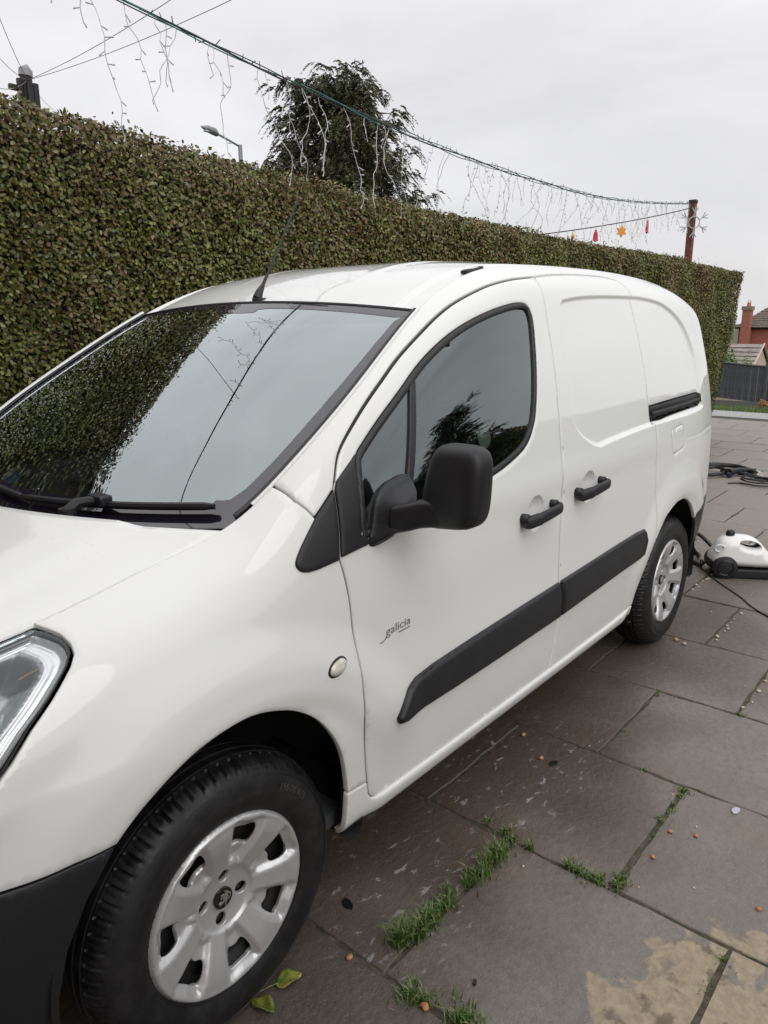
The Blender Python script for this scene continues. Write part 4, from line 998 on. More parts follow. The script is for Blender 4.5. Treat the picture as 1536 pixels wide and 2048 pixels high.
# ---- front fascia joining both sides (mostly out of frame)
def fascia(z0s, nz, name, mat):
    zz = np.linspace(*z0s, nz); u = np.linspace(0, 1, 40)
    P = np.zeros((40, nz, 3))
    for j, z in enumerate(zz):
        v = v_of_z(np.array([-.84]), np.array([min(z, 2)]))
        p = side_pt(np.array([-.84]), v)[0]
        k = 1-(2*u-1)**2
        P[:, j] = np.stack([-.838-.085*k**.9+(.02 if z > .86 else 0)*k, p[1]+(VW-2*p[1])*u, np.full(40, z)], -1)
    return grid_mesh(name, P, mat, van)
fascia((.52, .745), 10, 'front_bumper', M['paint']); fascia((.285, .515), 8, 'lower_grille', M['plastic'])
fascia((.75, .872), 8, 'grille', M['gloss_black']); fascia((.876, .944), 4, 'bonnet_lip', M['paint'])
# ---- rear: doors and lamps
def rear_pt(u, z):
    P = []
    v = v_of_z(np.full_like(z, 3.449), z); p = side_pt(np.full_like(z, 3.449), v)
    k = 1-(2*u-1)**2
    return np.stack([3.448+.045*k**.5-.06*np.clip((z-1.2)/.5, 0, 1)**2*0, p[:, 1]+(VW-2*p[:, 1])*u, z], -1)
for name, a, b, z0, z1, mat in (('rear_door', 0, .498, .66, 1.62, 'paint'), ('rear_door', .502, 1, .66, 1.62, 'paint'), ('rear_bumper', 0, 1, .285, .655, 'plastic')):
    gs, gt = np.meshgrid(np.linspace(a, b, 24), np.linspace(z0, z1, 16), indexing='ij')
    grid_mesh(name, rear_pt(gs.ravel(), gt.ravel()).reshape(24, 16, 3), M[mat], van, flip=True)
gs, gt = np.meshgrid(np.linspace(0, 1, 24), np.linspace(0, 1, 6), indexing='ij')
a = roof_pt(gs.ravel(), np.ones(gs.size)); b = rear_pt(gs.ravel(), np.full(gs.size, 1.618)); g = gt.ravel()[:, None]
grid_mesh('rear_header', (a*(1-g)+b*g).reshape(24, 6, 3), M['paint'], van)
for sgn in (0, 1):
    mb = MB(); sec = []
    for z in np.linspace(.82, .95, 10):
        v = v_of_z(np.array([3.40]), np.array([z])); p = side_pt(np.array([3.40]), v)[0]
        sec.append((3.438, p[1]+.034, z))
    mb.tube(sec, [.03]+[.050]*8+[.03], 12)
    if sgn: mb.V = [(x, VW-y, z) for x, y, z in mb.V]
    mb.obj('tail_lamp', M['red_lens'], van, True)
# ---- underbody and wheel housings
mb = MB(); mb.box((1.3, VW/2, .34), (3.9, VW-.56, .18)); mb.box((1.27, VW/2, .36), (1.75, VW-.20, .14)); mb.obj('underbody', M['under_black'], van)
def liner(cx, cz, r, y0, y1):
    th = np.linspace(math.radians(-28), math.radians(208), 40); P = np.zeros((40, 3, 3))
    for j, y in enumerate((y0, y1)): P[:, j] = np.stack([cx+r*np.cos(th), np.full(40, y), np.maximum(cz+r*np.sin(th), .275)], -1)
    P[:, 2] = np.array([cx, y1, cz])
    return P
for cx, cz, r in ((.0, .365, .415), (2.61, .345, .435)):
    for y0, y1, fl in ((.028, .36, False), (VW-.028, VW-.36, True)):
        grid_mesh('wheel_housing', liner(cx, cz, r, y0, y1), M['under_black'], van, flip=fl)
# ------------------------------------------------------------------ wheels
HUBZ = .3215; COVR = .2096; YF = .045
def rot2(P, a): c, s = math.cos(a), math.sin(a); P = np.asarray(P); return np.stack([P[:, 0]*c-P[:, 1]*s, P[:, 0]*s+P[:, 1]*c], 1)
def sector(r0, r1, h0, h1, n=5):
    a0 = np.linspace(-h0, h0, n); a1 = np.linspace(h1, -h1, n)
    return np.concatenate([np.stack([r0*np.cos(a0), r0*np.sin(a0)], 1), np.stack([r1*np.cos(a1), r1*np.sin(a1)], 1)])
HOLE = np.array(crom(sector(.130, .175, .175, .185, 3), 4, True))
POCK = np.array(crom(sector(.088, .192, .22, .255, 3), 4, True))
PH0 = math.radians(71)
def cover_depth(x, z):
    r = np.hypot(x, z)
    d = .038*(1-sstep(.03, .185, r))*.9
    d += .012*sstep(.199, COVR, r)**2
    d -= .0012*np.exp(-((r-.199)/.005)**2)
    for k in range(7):
        a = PH0+2*math.pi*k/7; q = rot2(np.stack([x, z], 1), -a)
        sd = poly_sd(POCK, q[:, 0], q[:, 1])
        d += .015*(1-sstep(-.019, .004, sd))
    d += .006*(1-sstep(.070, .080, r))
    return d
th = np.linspace(0, 2*np.pi, 120, endpoint=False)
outer = np.stack([COVR*np.cos(th), COVR*np.sin(th)], 1)
holes = [rot2(HOLE, PH0+2*math.pi*k/7) for k in range(7)]
tl = np.linspace(0, 2*np.pi, 16, endpoint=False)
holes += [np.stack([.052*math.cos(a)+.0155*np.cos(tl), .052*math.sin(a)+.0155*np.sin(tl)], 1) for a in (math.radians(82+90*k) for k in range(4))]
def cov_surf(x, z): return np.stack([x, cover_depth(x, z), z], -1)
def cov_n(x, z, e=4e-4):
    a = cov_surf(x+e, z)-cov_surf(x-e, z); b = cov_surf(x, z+e)-cov_surf(x, z-e); n = np.cross(a, b); return n/np.linalg.norm(n, axis=1)[:, None]
EXC = np.concatenate([rot2(subdiv(inset(POCK, d), .005), PH0+2*math.pi*k/7) for k in range(7) for d in (-.004, .0, .005, .010, .015)])
CV, CF = cut(cov_surf, cov_n, outer, holes, .004, depth=.010, lip=.0012, extra=EXC)
# lion emblem outline, upright on a black disc (unit disc)
LION = [(-.62, -.42), (-.50, -.34), (-.30, -.22), (-.16, -.02), (-.14, .16), (-.36, .08), (-.52, .16), (-.46, .24), (-.32, .22), (-.12, .32), (-.30, .34), (-.42, .46), (-.34, .52), (-.20, .46), (-.06, .52), (.02, .62), (-.08, .70), (.02, .80), (.20, .86), (.40, .80), (.52, .66), (.50, .48), (.44, .40), (.48, .20), (.44, .0), (.58, -.06), (.70, .12), (.66, .34), (.78, .40), (.80, .10), (.66, -.18), (.42, -.22), (.36, -.40), (.22, -.62), (.32, -.80), (.10, -.84), (.12, -.70), (.16, -.50), (.08, -.34), (-.10, -.42), (-.28, -.50), (-.42, -.58), (-.60, -.56)]
def lathe(profile, n, closed=False):
    """profile list of (r, y); axis along y"""
    m = len(profile); V = []
    for k in range(n):
        a = 2*math.pi*k/n
        V += [(r*math.cos(a), y, r*math.sin(a)) for r, y in profile]
    F = [(k*m+i, k*m+i+1, ((k+1) % n)*m+i+1, ((k+1) % n)*m+i) for k in range(n) for i in range(m-1)]
    return V, F
def tyre_mesh(R=.329, W=.200):
    half = [(.198, .034), (.203, .020), (.211, .013), (.2135, .0122), (.2145, .0095), (.222, .0060), (.232, .0030), (.244, .0008), (.256, .0), (.2595, .0012), (.266, .0010), (.276, .0030), (.286, .0065), (.2925, .0100), (.2935, .0085), (.300, .0125), (.306, .0175), (.312, .0240), (.3175, .0320), (.3215, .042), (.3245, .052)]
    tread = [(.3255, .056), (.3180, .058), (.3180, .062), (.3270, .064), (.3280, .080), (.3200, .082), (.3200, .087), (.3290, .089), (.3290, .100)]
    prof = half+tread+[(r, W-y) for r, y in tread[:-1][::-1]]+[(r, W-y) for r, y in half[::-1]]
    n = 66*6; V, F = lathe(prof, n); V = np.array(V).reshape(n, len(prof), 3)
    r = np.array([p[0] for p in prof]); y = np.array([p[1] for p in prof]); yd = np.minimum(y, W-y)
    for k in range(n):
        ph = k % 6
        if ph == 0:        # lateral groove over the shoulder
            g = .0065*sstep(.012, .024, yd)*(yd < .0555)
            s = (r-g)/r; V[k, :, 0] *= s; V[k, :, 2] *= s
        if ph == 3:        # sipe
            g = .0035*sstep(.022, .032, yd)*(yd < .0555)
            s = (r-g)/r; V[k, :, 0] *= s; V[k, :, 2] *= s
    V = V.reshape(-1, 3)
    return V, F
TV, TF = tyre_mesh()
def sidewall_text(s, size, r0, a0):
    V, F = text_mesh(s, size); V = np.array(V); out = []
    for x, y, _ in V:
        a = a0-x/r0; r = r0+y; out.append((r*math.cos(a), -.0005+.0035*max(0, (r-.262)/.03), r*math.sin(a)))
    return out, F
me_cache = {}
def make_wheel(x, near):
    w = empty('wheel', (x, YF if near else VW-YF, HUBZ), 0 if near else math.pi, van)
    def part(nm, V, F, mat, parent, smooth=True):
        if nm in me_cache: return link(nm, me_cache[nm], parent)
        o = mesh(nm, V, F, mat, parent, smooth); me_cache[nm] = o.data; return o
    V = TV.copy(); V[:, 1] += -.006
    V[:, 2] = np.maximum(V[:, 2], -HUBZ+.0005)
    t = part('tyre', V, [f[::-1] for f in TF], M['tyre'], w)
    if len(me_cache) == 1: shade_auto(t, 35)
    if 'tyre_lettering' not in me_cache:
        A, Fa = sidewall_text('195/70 R15', .021, .262, math.radians(58)); B, Fb = sidewall_text('195/70 R15', .021, .262, math.radians(238))
        V = np.array(A+B); V[:, 1] += -.0095; Fx = Fa+[tuple(i+len(A) for i in f) for f in Fb]
    else: V, Fx = None, None
    part('tyre_lettering', V, Fx, simple('tyre_letters', (.060, .060, .061), .6), t, False)
    c = part('wheel_cover', CV, CF, M['silver'], w)
    if 'emblem_disc' not in me_cache:
        mb = MB(); mb.tube([(0, .046, 0), (0, .0335, 0), (0, .0325, 0)], [.0245, .0245, .0225], 32); V, Fx = mb.V, mb.F
    else: V, Fx = None, None
    e = part('emblem_disc', V, Fx, M['gloss_black'], c, False)
    if 'lion_emblem' not in me_cache:
        mb = MB(); a = math.radians(-8); L2 = rot2(np.array(LION)*.0215, a); mb.prism([tuple(p) for p in L2], .0335, .0305, 'y'); V, Fx = mb.V, mb.F
    part('lion_emblem', V, Fx, M['chrome'], c, False)
    if 'rim' not in me_cache:
        V, Fx = lathe([(.205, .020), (.196, .030), (.188, .055), (.180, .06), (.150, .058), (.11, .068), (.07, .062), (.02, .062), (.0, .062)], 48)
        mb = MB(); mb.V = V; mb.F = [f[::-1] for f in Fx]
        for k in range(4):
            a_ = math.radians(82+90*k); mb.tube([(.052*math.cos(a_), .07, .052*math.sin(a_)), (.052*math.cos(a_), .048, .052*math.sin(a_))], [.011, .0095], 6)
        V, Fx = mb.V, mb.F
    part('rim', V, Fx, M['steel'], w)
    return w
make_wheel(0, True); make_wheel(2.728, True); make_wheel(0, False); make_wheel(2.728, False)

# ------------------------------------------------------------------ door mirrors
def mirror(near):
    m = empty('door_mirror', (0, 0, 0), 0, van)
    def fin(V, F, name, mat):
        if not near: V = [(x, VW-y, z) for x, y, z in V]; F = [f[::-1] for f in F]
        o = mesh(name, V, F, mat, m, True); return o
    # foot on the door corner
    FOOT = [(.436, 1.052), (.455, 1.100), (.480, 1.150), (.515, 1.178), (.555, 1.190), (.604, 1.194), (.606, 1.150), (.575, 1.110), (.545, 1.075), (.500, 1.056)]
    P = np.asarray(crom(FOOT, 4, True))
    hgt = lambda x, s, Q: .004+.050*sstep(0, .040, -poly_sd(P, x, Q[:, 2]))*sstep(1.21, 1.12, Q[:, 2])+.016*sstep(0, .02, -poly_sd(P, x, Q[:, 2]))
    V, F = cut(lambda x, s: side_pt(x, np.clip(s/SV, 0, 1), {}), lambda x, s: side_normal(x, np.clip(s/SV, 0, 1), {}), to_dom(P), [], .007, hgt, .012)
    fin(V, F, 'mirror_foot', M['plastic'])
    # arm
    n = 18; rings = []; path = crom([(.492, -.020, 1.112), (.505, -.055, 1.121), (.523, -.090, 1.131), (.540, -.140, 1.135), (.552, -.190, 1.137)], 5)
    for i, p in enumerate(path):
        t = i/(len(path)-1); hz = .036-.002*t; hx = .028+.008*t
        ring = [(p[0]+hx*math.copysign(abs(math.cos(a))**.65, math.cos(a)), p[1], p[2]+hz*math.copysign(abs(math.sin(a))**.65, math.sin(a))) for a in np.linspace(0, 2*math.pi, 24, endpoint=False)]
        rings.append(ring)
    m_ = len(rings); V = [q for r in rings for q in r]
    F = [(i*24+k, i*24+(k+1) % 24, (i+1)*24+(k+1) % 24, (i+1)*24+k) for i in range(m_-1) for k in range(24)]+[tuple(range(24))[::-1], tuple((m_-1)*24+k for k in range(24))]
    fin(V, F, 'mirror_arm', M['plastic'])
    # housing: rounded shell, its back (mirror) face flat
    U, W_ = 64, 40; V = []
    def se(c, e): return math.copysign(abs(c)**e, c)
    for j in range(W_+1):
        ph = -math.pi/2+math.pi*j/W_
        for i in range(U):
            a = 2*math.pi*i/U
            cx = se(math.cos(ph), .42)*se(math.cos(a), .62); cy = se(math.cos(ph), .42)*se(math.sin(a), .50); cz = se(math.sin(ph), .50)
            y = -.150+.086*cy; z = 1.197+.098*cz
            x = .552+(.052*cx if cx < 0 else .036*cx)
            up = (cz+1)/2
            if cy > 0: y -= .034*cy*up**1.5               # inner flank leans outward towards the top
            x += .010*up
            y += .004*(1-up)
            z += -.010*cy*(1-up)*1.0
            V.append((x, y, z))
    F = [(j*U+i, j*U+(i+1) % U, (j+1)*U+(i+1) % U, (j+1)*U+i) for j in range(W_) for i in range(U)]
    h = fin(V, F, 'mirror_housing', M['plastic'])
    mb = MB(); gl = [(-.205, 1.13), (-.090, 1.135), (-.115, 1.265), (-.135, 1.275), (-.200, 1.275), (-.212, 1.26)]
    mb.prism([(y if near else VW-y, z) for y, z in gl], .580, .5935, 'x'); mb.obj('mirror_glass', M['chrome'], m, False, .004)
mirror(True); mirror(False)

# ------------------------------------------------------------------ cab interior
cab = van
def dash_pt(s, t):
    y = .10+(VW-.20)*s
    x = .02+.60*t+.07*np.sin(np.pi*s)*-1*(1-t)
    z = 1.075-.01*t-.05*(1-sstep(0, .25, t))-.20*sstep(.86, 1.0, t)
    hump = np.exp(-((y-1.30)/.20)**2)*sstep(.45, .75, t)*(1-sstep(.9, 1.0, t)); z = z+.055*hump-.02*np.exp(-((y-.5)/.25)**2)*sstep(.3, .5, t)
    return np.stack([x, y, z], -1)
gs, gt = np.meshgrid(np.linspace(0, 1, 70), np.linspace(0, 1, 50), indexing='ij')
dash = grid_mesh('dashboard', dash_pt(gs.ravel(), gt.ravel()).reshape(70, 50, 3), M['interior'], cab, flip=True)
mb = MB(); mb.box((.60, VW/2, .72), (.12, VW-.22, .42)); mb.obj('dashboard_front', M['interior'], dash, False, .02)
for y in (.35, .75, 1.05):
    mb = MB()
    for k in range(6): mb.box((.30+.012*k, y, 1.077), (.004, .20, .006))
    mb.obj('vent_slats', M['gloss_black'], dash)
st = empty('steering_wheel', (.74, 1.32, 1.02), 0, cab); st.rotation_euler = (0, R_(-62), 0)
mb = MB(); mb.tube([(.185*math.cos(a), .185*math.sin(a), 0) for a in np.linspace(0, 2*math.pi, 41)], .016, 10, cap=False); mb.obj('wheel_ring', M['interior'], st, True)
mb = MB(); mb.prism([(.075*math.cos(a), .06*math.sin(a)) for a in np.linspace(0, 2*math.pi, 16, endpoint=False)], -.03, .02)
for a in (0, math.pi, -math.pi/2): mb.box((.12*math.cos(a), .12*math.sin(a), -.005), (.14, .035, .016), Matrix.Rotation(a, 3, 'Z'))
mb.obj('wheel_boss', M['interior'], st, False, .006)
def seat(y):
    s = empty('seat', (1.12, y, .45), 0, cab)
    mb = MB(); mb.box((0, 0, .14), (.50, .46, .16)); mb.obj('cushion', M['fabric'], s, False, .05, 4)
    mb = MB(); mb.box((.24, 0, .48), (.13, .45, .62), Matrix.Rotation(R_(12), 3, 'Y')); mb.obj('backrest', M['fabric'], s, False, .05, 4)
    mb = MB(); mb.box((.315, 0, .86), (.10, .25, .17), Matrix.Rotation(R_(8), 3, 'Y')); mb.obj('headrest', M['fabric'], s, False, .045, 4)
    mb = MB(); mb.box((0, 0, .0), (.42, .40, .14)); mb.obj('seat_base', M['interior'], s)
seat(.52); seat(1.29)
gs, gt = np.meshgrid(np.linspace(0, 1, 20), np.linspace(0, 1, 16), indexing='ij')
yy, zz = gs.ravel()*(VW-.06)+.03, .30+gt.ravel()*1.38
ins = np.clip((zz-1.1)/.6, 0, 1)**1.3*.16
grid_mesh('bulkhead', np.stack([np.full(gs.size, 1.62), yy+(ins*(1-2*gs.ravel())), zz], -1).reshape(20, 16, 3), M['interior_lt'], cab)
P = roof_pt(gs.ravel()*.94+.03, gt.ravel()*.30+.004, -.03); grid_mesh('headliner', P.reshape(20, 16, 3), M['interior_lt'], cab)
mb = MB(); mb.box((.95, VW/2, .32), (1.4, VW-.16, .04)); mb.obj('cab_floor', M['interior'], cab)
for sgn in (0, 1):
    DT = [(.40, .40), (1.40, .40), (1.41, 1.10), (1.20, 1.185), (.95, 1.115), (.60, 1.07), (.40, 1.06)]
    if sgn == 0: panel('door_trim', DT, M['interior'], cab, gap=0, step=.06, off=lambda x, z: -.075+0*x, depth=0, feats={})
mb = MB(); mb.prism([(VW/2-.13, 1.475), (VW/2+.13, 1.475), (VW/2+.14, 1.50), (VW/2+.125, 1.545), (VW/2-.125, 1.545), (VW/2-.14, 1.50)], .715, .745, 'x'); mb.obj('interior_mirror', M['interior'], cab, False, .01)
for y in (.52, 1.29):
    mb = MB(); mb.box((.91, y, 1.575), (.16, .42, .016), Matrix.Rotation(R_(-22), 3, 'Y')); mb.obj('sun_visor', M['interior_lt'], cab, False, .006)
# window stickers
def disc_sticker(name, s0, t0, r, mat):
    c = screen_pt(np.array([s0]), np.array([t0]), .009)[0]
    a = np.linspace(0, 2*np.pi, 24, endpoint=False); uv = np.stack([s0+r/1.5*np.cos(a), t0+r/.9*np.sin(a)], 1)
    return mesh(name, screen_pt(uv[:, 0], uv[:, 1], .009), [tuple(range(24))], mat, screen)
disc_sticker('screen_sticker', .60, .075, .022, simple('sticker_white', (.55, .6, .62), .5))
uv = np.array([(.545, .05), (.585, .045), (.585, .085), (.55, .095)]); mesh('screen_card', screen_pt(uv[:, 0], uv[:, 1], .010), [(0, 1, 2, 3)], simple('card_blue', (.06, .22, .42), .5), screen)
a = np.linspace(0, 2*np.pi, 28, endpoint=False); q = np.stack([.985+.034*np.cos(a), 1.245+.034*np.sin(a)], 1)
vq = v_of_z(q[:, 0], q[:, 1]); mesh('window_sticker', side_pt(q[:, 0], vq)+np.array([0, .0095, 0]), [tuple(range(28))], simple('sticker_green', (.42, .48, .40), .6), door)

# water beads left on the far half of the screen and on the bonnet
def beads(name, P, Nn, rad, parent, mat=None):
    V = []; F = []
    for p, n, r0 in zip(P, Nn, rad):
        n = Vector(n); u = n.orthogonal().normalized(); w = n.cross(u); b = len(V); p = Vector(p)
        for (k, h) in ((1.0, 0.0), (.72, .42)):
            for j in range(7):
                a = 2*math.pi*j/7; V.append(p+(u*math.cos(a)+w*math.sin(a))*r0*k+n*r0*h)
        V.append(p+n*r0*.58)
        F += [(b+j, b+(j+1) % 7, b+7+(j+1) % 7, b+7+j) for j in range(7)]+[(b+7+j, b+7+(j+1) % 7, b+14) for j in range(7)]
    o = mesh(name, V, F, mat or WATER, parent, True); tag(o, kind='stuff')
WATER = simple('water_bead', (.30, .31, .31), .04, spec=1.0, coat=1, coat_rough=0)
r = np.random.default_rng(77); n = 1500
s_ = np.clip(.98-np.abs(r.normal(0, .22, n)), .45, .99); t_ = np.clip(r.uniform(.02, .98, n)**1.25, 0, 1); k_ = r.random(n) < (.35+.65*(s_ > .66))
s_, t_ = s_[k_], t_[k_]; beads('water_beads', screen_pt(s_, t_, .0035), screen_n(s_, t_), r.uniform(.0007, .0026, len(s_))**1, screen)
n = 450; s_ = r.uniform(.08, .9, n); t_ = r.uniform(.02, .7, n); P_ = bonnet_pt(s_, t_); P_[:, 2] -= .0003; beads('water_beads', P_, np.tile([-.15, 0, 1.], (n, 1)), r.uniform(.0007, .0018, n), bonnet, simple('water_bead_pale', (.62, .63, .62), .04, spec=.8, coat=1, coat_rough=0))
# ------------------------------------------------------------------ road and verge beyond the drive
m_ = mesh('road', [(14.42, -40, -.03), (20.0, -40, -.60), (20.0, 40, -.60), (14.42, 40, -.03)], [(0, 1, 2, 3)], simple('asphalt', (.055, .055, .055), .85, noise=.25, nscale=12)); tag(m_, kind='structure')
vb = []
for _ in range(9000):
    x = rng.uniform(13.5, 14.4); y = rng.uniform(-3, 6); h = rng.uniform(.02, .05); a = rng.uniform(0, 6.28); w = .004
    s = np.array([math.cos(a)*w, math.sin(a)*w, 0]); p = np.array([x, y, -.03]); t_ = p+np.array([rng.normal(0, .012), rng.normal(0, .012), h+.03]); vb.append([p-s, p+s, t_+s*.2, t_-s*.2])
tag(quads_mesh('verge_grass', np.array(vb), M['grass']), 'strip of short grass verge beyond the pale gravel', 'grass', kind='stuff')

# ------------------------------------------------------------------ conifers
M['conifer'] = leaf_mat2('conifer_sprays', (.024, .036, .012), (.070, .082, .030), (.090, .066, .030), -.12)
M['bark'] = simple('bark', (.07, .05, .035), .9, noise=.4, nscale=8)
def conifer(loc, H, Rad, label, seed, ncl=900, base=.3, mat=None, droop=.9, size=1.0, ex=.5):
    r = np.random.default_rng(seed); T = empty('conifer_tree', loc); tag(T, label, 'tree')
    mb = MB(); mb.tube([(0, 0, -.3), (.03, 0, H*.4), (-.02, .03, H*.75), (0, 0, H*.96)], [Rad*.11, Rad*.075, Rad*.035, .008], 10); mb.obj('trunk', M['bark'], T, True)
    limbs = MB(); Q = []
    def prof(h):      # crown radius against relative height: broad shoulders, blunt top
        return Rad*(1-h)**ex*(.86+.14*math.sin(9*h+seed))
    for i in range(150):
        h = base/H+(1-base/H)*r.uniform(0, 1)**.85*.93; a = r.uniform(0, 6.283); L = prof(h)*r.uniform(.72, 1.12); z0 = h*H
        tip = np.array([math.cos(a)*L, math.sin(a)*L, z0+L*r.uniform(-.10, .30)]); b = np.array([0, 0, z0-L*.12]); mid = (b+tip)/2+np.array([0, 0, L*.10])
        limbs.tube([b, mid, tip], [.012+.02*(1-h)*Rad, .012*Rad, .004], 5)
        ncs = max(3, int(ncl/150*(.5+L/Rad)))
        for k in range(ncs):
            t_ = 1-abs(r.normal(0, .34)); t_ = min(max(t_, .12), 1.03)
            p = b*(1-t_)**2+2*mid*t_*(1-t_)+tip*t_*t_+r.normal(0, .10*Rad/1.7, 3)
            nf, nl = 5, 14; d = np.array([math.cos(a), math.sin(a), .05])
            for _f in range(nf):
                df = d*r.uniform(.3, 1)+r.normal(0, .55, 3)*np.array([1, 1, .35]); df /= np.linalg.norm(df); Lf = r.uniform(.16, .34)*size; q0 = p+r.normal(0, .05, 3)*size
                sv = np.repeat(np.linspace(.1, 1, nl), 2)[:, None]; sg = np.tile([1., -1.], nl)[:, None]
                P = q0+df*Lf*sv+np.array([0, 0, -1])*droop*.75*Lf*sv**2
                side = np.cross(df, [0, 0, 1]); side /= np.linalg.norm(side)+1e-6
                dirn = df*.7+side*sg*.75+np.array([0, 0, -.55*droop])*(.4+sv)+r.normal(0, .22, (2*nl, 3)); dirn /= np.linalg.norm(dirn, axis=1)[:, None]
                sd = np.cross(dirn, r.normal(0, 1, (2*nl, 3))); sd /= np.linalg.norm(sd, axis=1)[:, None]
                l = r.uniform(.05, .10, 2*nl)[:, None]*size*(1.15-.6*sv); w = l*.17
                Q.append(np.stack([P, P+dirn*l*.45+sd*w, P+dirn*l, P+dirn*l*.45-sd*w], 1))
    o = limbs.obj('limbs', M['bark'], T, True); tag(o, kind='stuff')
    o = quads_mesh('crown', np.concatenate(Q), mat or M['conifer'], T); tag(o, kind='stuff'); return T
conifer((10.25, 9.1, 0), 6.05, 2.85, 'dense grey-green conifer rising behind the hedge with drooping sprays', 11, 1500, droop=1.0, base=2.0)
conifer((9.0, -6.2, 0), 3.9, 1.9, 'conifer standing opposite the van, seen mirrored in the door glass', 23, 500, ex=.85, droop=.1)
# ------------------------------------------------------------------ the garden opposite (behind the camera): low hedge, house
def far_hedge(x0, x1, y, h, label, seed):
    r = np.random.default_rng(seed); Hh = empty('garden_hedge', ((x0+x1)/2, y, 0)); tag(Hh, label, 'hedge'); off = np.array([(x0+x1)/2, y, 0])
    mb = MB(); mb.box((0, -.35, h/2-.06), (x1-x0-.1, .6, h-.12)); mb.obj('inner_growth', simple('hedge_inside_far', (.014, .014, .008), 1.0), Hh)
    n = int((x1-x0)*h*700); P = np.stack([r.uniform(x0, x1, n), y-np.abs(r.normal(0, .06, n)), r.uniform(0, h, n)], 1); n2 = n//3; P2 = np.stack([r.uniform(x0, x1, n2), y-r.uniform(0, .7, n2), h+.08*np.sin(4*r.uniform(0, 9, n2))-.05], 1)
    o = quads_mesh('foliage', leaf_quads(np.concatenate([P, P2])-off, np.concatenate([np.tile([0, 1, .3], (n, 1)), np.tile([0, .2, 1.], (n2, 1))]), .055, .032, r), M['hedge_leaf'], Hh); tag(o, kind='stuff')
far_hedge(-2, 26, -7.4, 2.2, 'lower garden hedge across the drive, opposite the van', 31)
# house in front of the van to which the light string is tied
def brick_mat(name, a, b, scale=1.0):
    m, t, bb = newmat(name); g = N(t, 'ShaderNodeNewGeometry'); mp = N(t, 'ShaderNodeMapping'); mp.inputs['Rotation'].default_value = (R_(90), 0, R_(0))
    sp = N(t, 'ShaderNodeSeparateXYZ'); t.links.new(g.outputs['Position'], sp.inputs[0]); cb = N(t, 'ShaderNodeCombineXYZ')
    t.links.new(math_(t, 'ADD', sp.outputs['X'], sp.outputs['Y']), cb.inputs[0]); t.links.new(sp.outputs['Z'], cb.inputs[1])
    br = N(t, 'ShaderNodeTexBrick'); br.inputs['Scale'].default_value = 4.4/scale; br.inputs['Mortar Size'].default_value = .012; br.inputs['Color1'].default_value = (*a, 1); br.inputs['Color2'].default_value = (*b, 1); br.inputs['Mortar'].default_value = (.28, .24, .21, 1)
    br.inputs['Brick Width'].default_value = .98; br.inputs['Row Height'].default_value = .33
    t.links.new(cb.outputs[0], br.inputs['Vector']); t.links.new(br.outputs['Color'], bb.inputs['Base Color']); bb.inputs['Roughness'].default_value = .9; return m
M['brick'] = brick_mat('red_brick', (.33, .105, .066), (.25, .075, .050)); M['white'] = simple('white_upvc', (.75, .75, .75), .4)
def tile_mat(name, c):
    m, t, bb = newmat(name); g = N(t, 'ShaderNodeNewGeometry'); n = noise_out(t, g.outputs['Position'], 5, 5)
    t.links.new(mix(t, mrange(t, n, .35, .65), c, tuple(v*.55 for v in c)), bb.inputs['Base Color']); bb.inputs['Roughness'].default_value = .85; return m
M['tile'] = tile_mat('brown_roof_tiles', (.17, .135, .110)); M['tile2'] = tile_mat('grey_roof_tiles', (.30, .26, .23))
hs = empty('brick_house', (-6.6, -1.5, 0)); tag(hs, 'brick house at the head of the drive where the light string is tied', 'house')
mb = MB(); mb.box((0, 0, 2.3), (6.8, 8.4, 4.6)); mb.obj('wall', M['brick'], hs)
mb = MB(); mb.prism([(-4.6, 4.45), (4.6, 4.45), (0, 7.2)], -3.8, 3.8, 'x'); mb.obj('roof', M['tile'], hs)
for yy in (-2.4, 1.6):
    mb = MB(); mb.box((3.41, yy, 1.5), (.06, 1.6, 1.2)); w = mb.obj('window', M['white'], hs); mb = MB(); mb.box((3.445, yy, 1.5), (.02, 1.42, 1.02)); mb.obj('pane', M['gloss_black'], w)
mb = MB(); mb.box((3.44, -.4, 1.05), (.06, .95, 2.1)); mb.obj('door', M['white'], hs, False, .01)

# ------------------------------------------------------------------ strings of lights
post = empty('wooden_post', (11.5, 3.0, 0)); tag(post, 'red-brown wooden post behind the far end of the hedge', 'post')
mb = MB(); mb.box((0, -.005, 1.66), (.095, .095, 3.30)); mb.obj('shaft', simple('stained_timber', (.13, .040, .026), .7, noise=.35, nscale=18), post, False, .006)
mb = MB(); mb.box((0, -.005, 3.33), (.108, .108, .05)); mb.obj('post_cap', simple('post_cap_dark', (.03, .022, .02), .8), post, False, .008)
mb = MB(); mb.tube([(.052, -.03, 3.27), (.056, -.05, 3.2), (-.055, -.055, 3.15), (-.056, -.02, 3.08)], .006, 6); mb.obj('tie', simple('tie_pale', (.6, .45, .42), .6), post, True)
A0 = np.array([-3.15, 1.58, 3.38]); A1 = np.array([11.5, 3.0, 3.30])
_zs = nat_spline([-3.15, -1.0, 1.18, 2.09, 2.94, 4.31, 5.54, 6.98, 9.0, 11.5], [3.40, 3.08, 2.875, 2.82, 2.785, 2.765, 2.79, 2.85, 3.02, 3.30])
def str_pt(t):
    p = A0+(A1-A0)*t; p[2] = float(_zs(p[0])[0, 0]); return p
M['cable'] = simple('dark_cable', (.02, .022, .024), .5); M['cable_green'] = simple('green_cable', (.02, .16, .13), .5); M['wire_white'] = simple('pale_wire', (.50, .49, .50), .5); M['bulb'] = simple('clear_bulb', (.55, .55, .56), .3)
S1 = empty('icicle_light_string', tuple(A0)); tag(S1, 'dark cable hung with pale icicle lights sagging above the hedge to the wooden post', 'string lights')
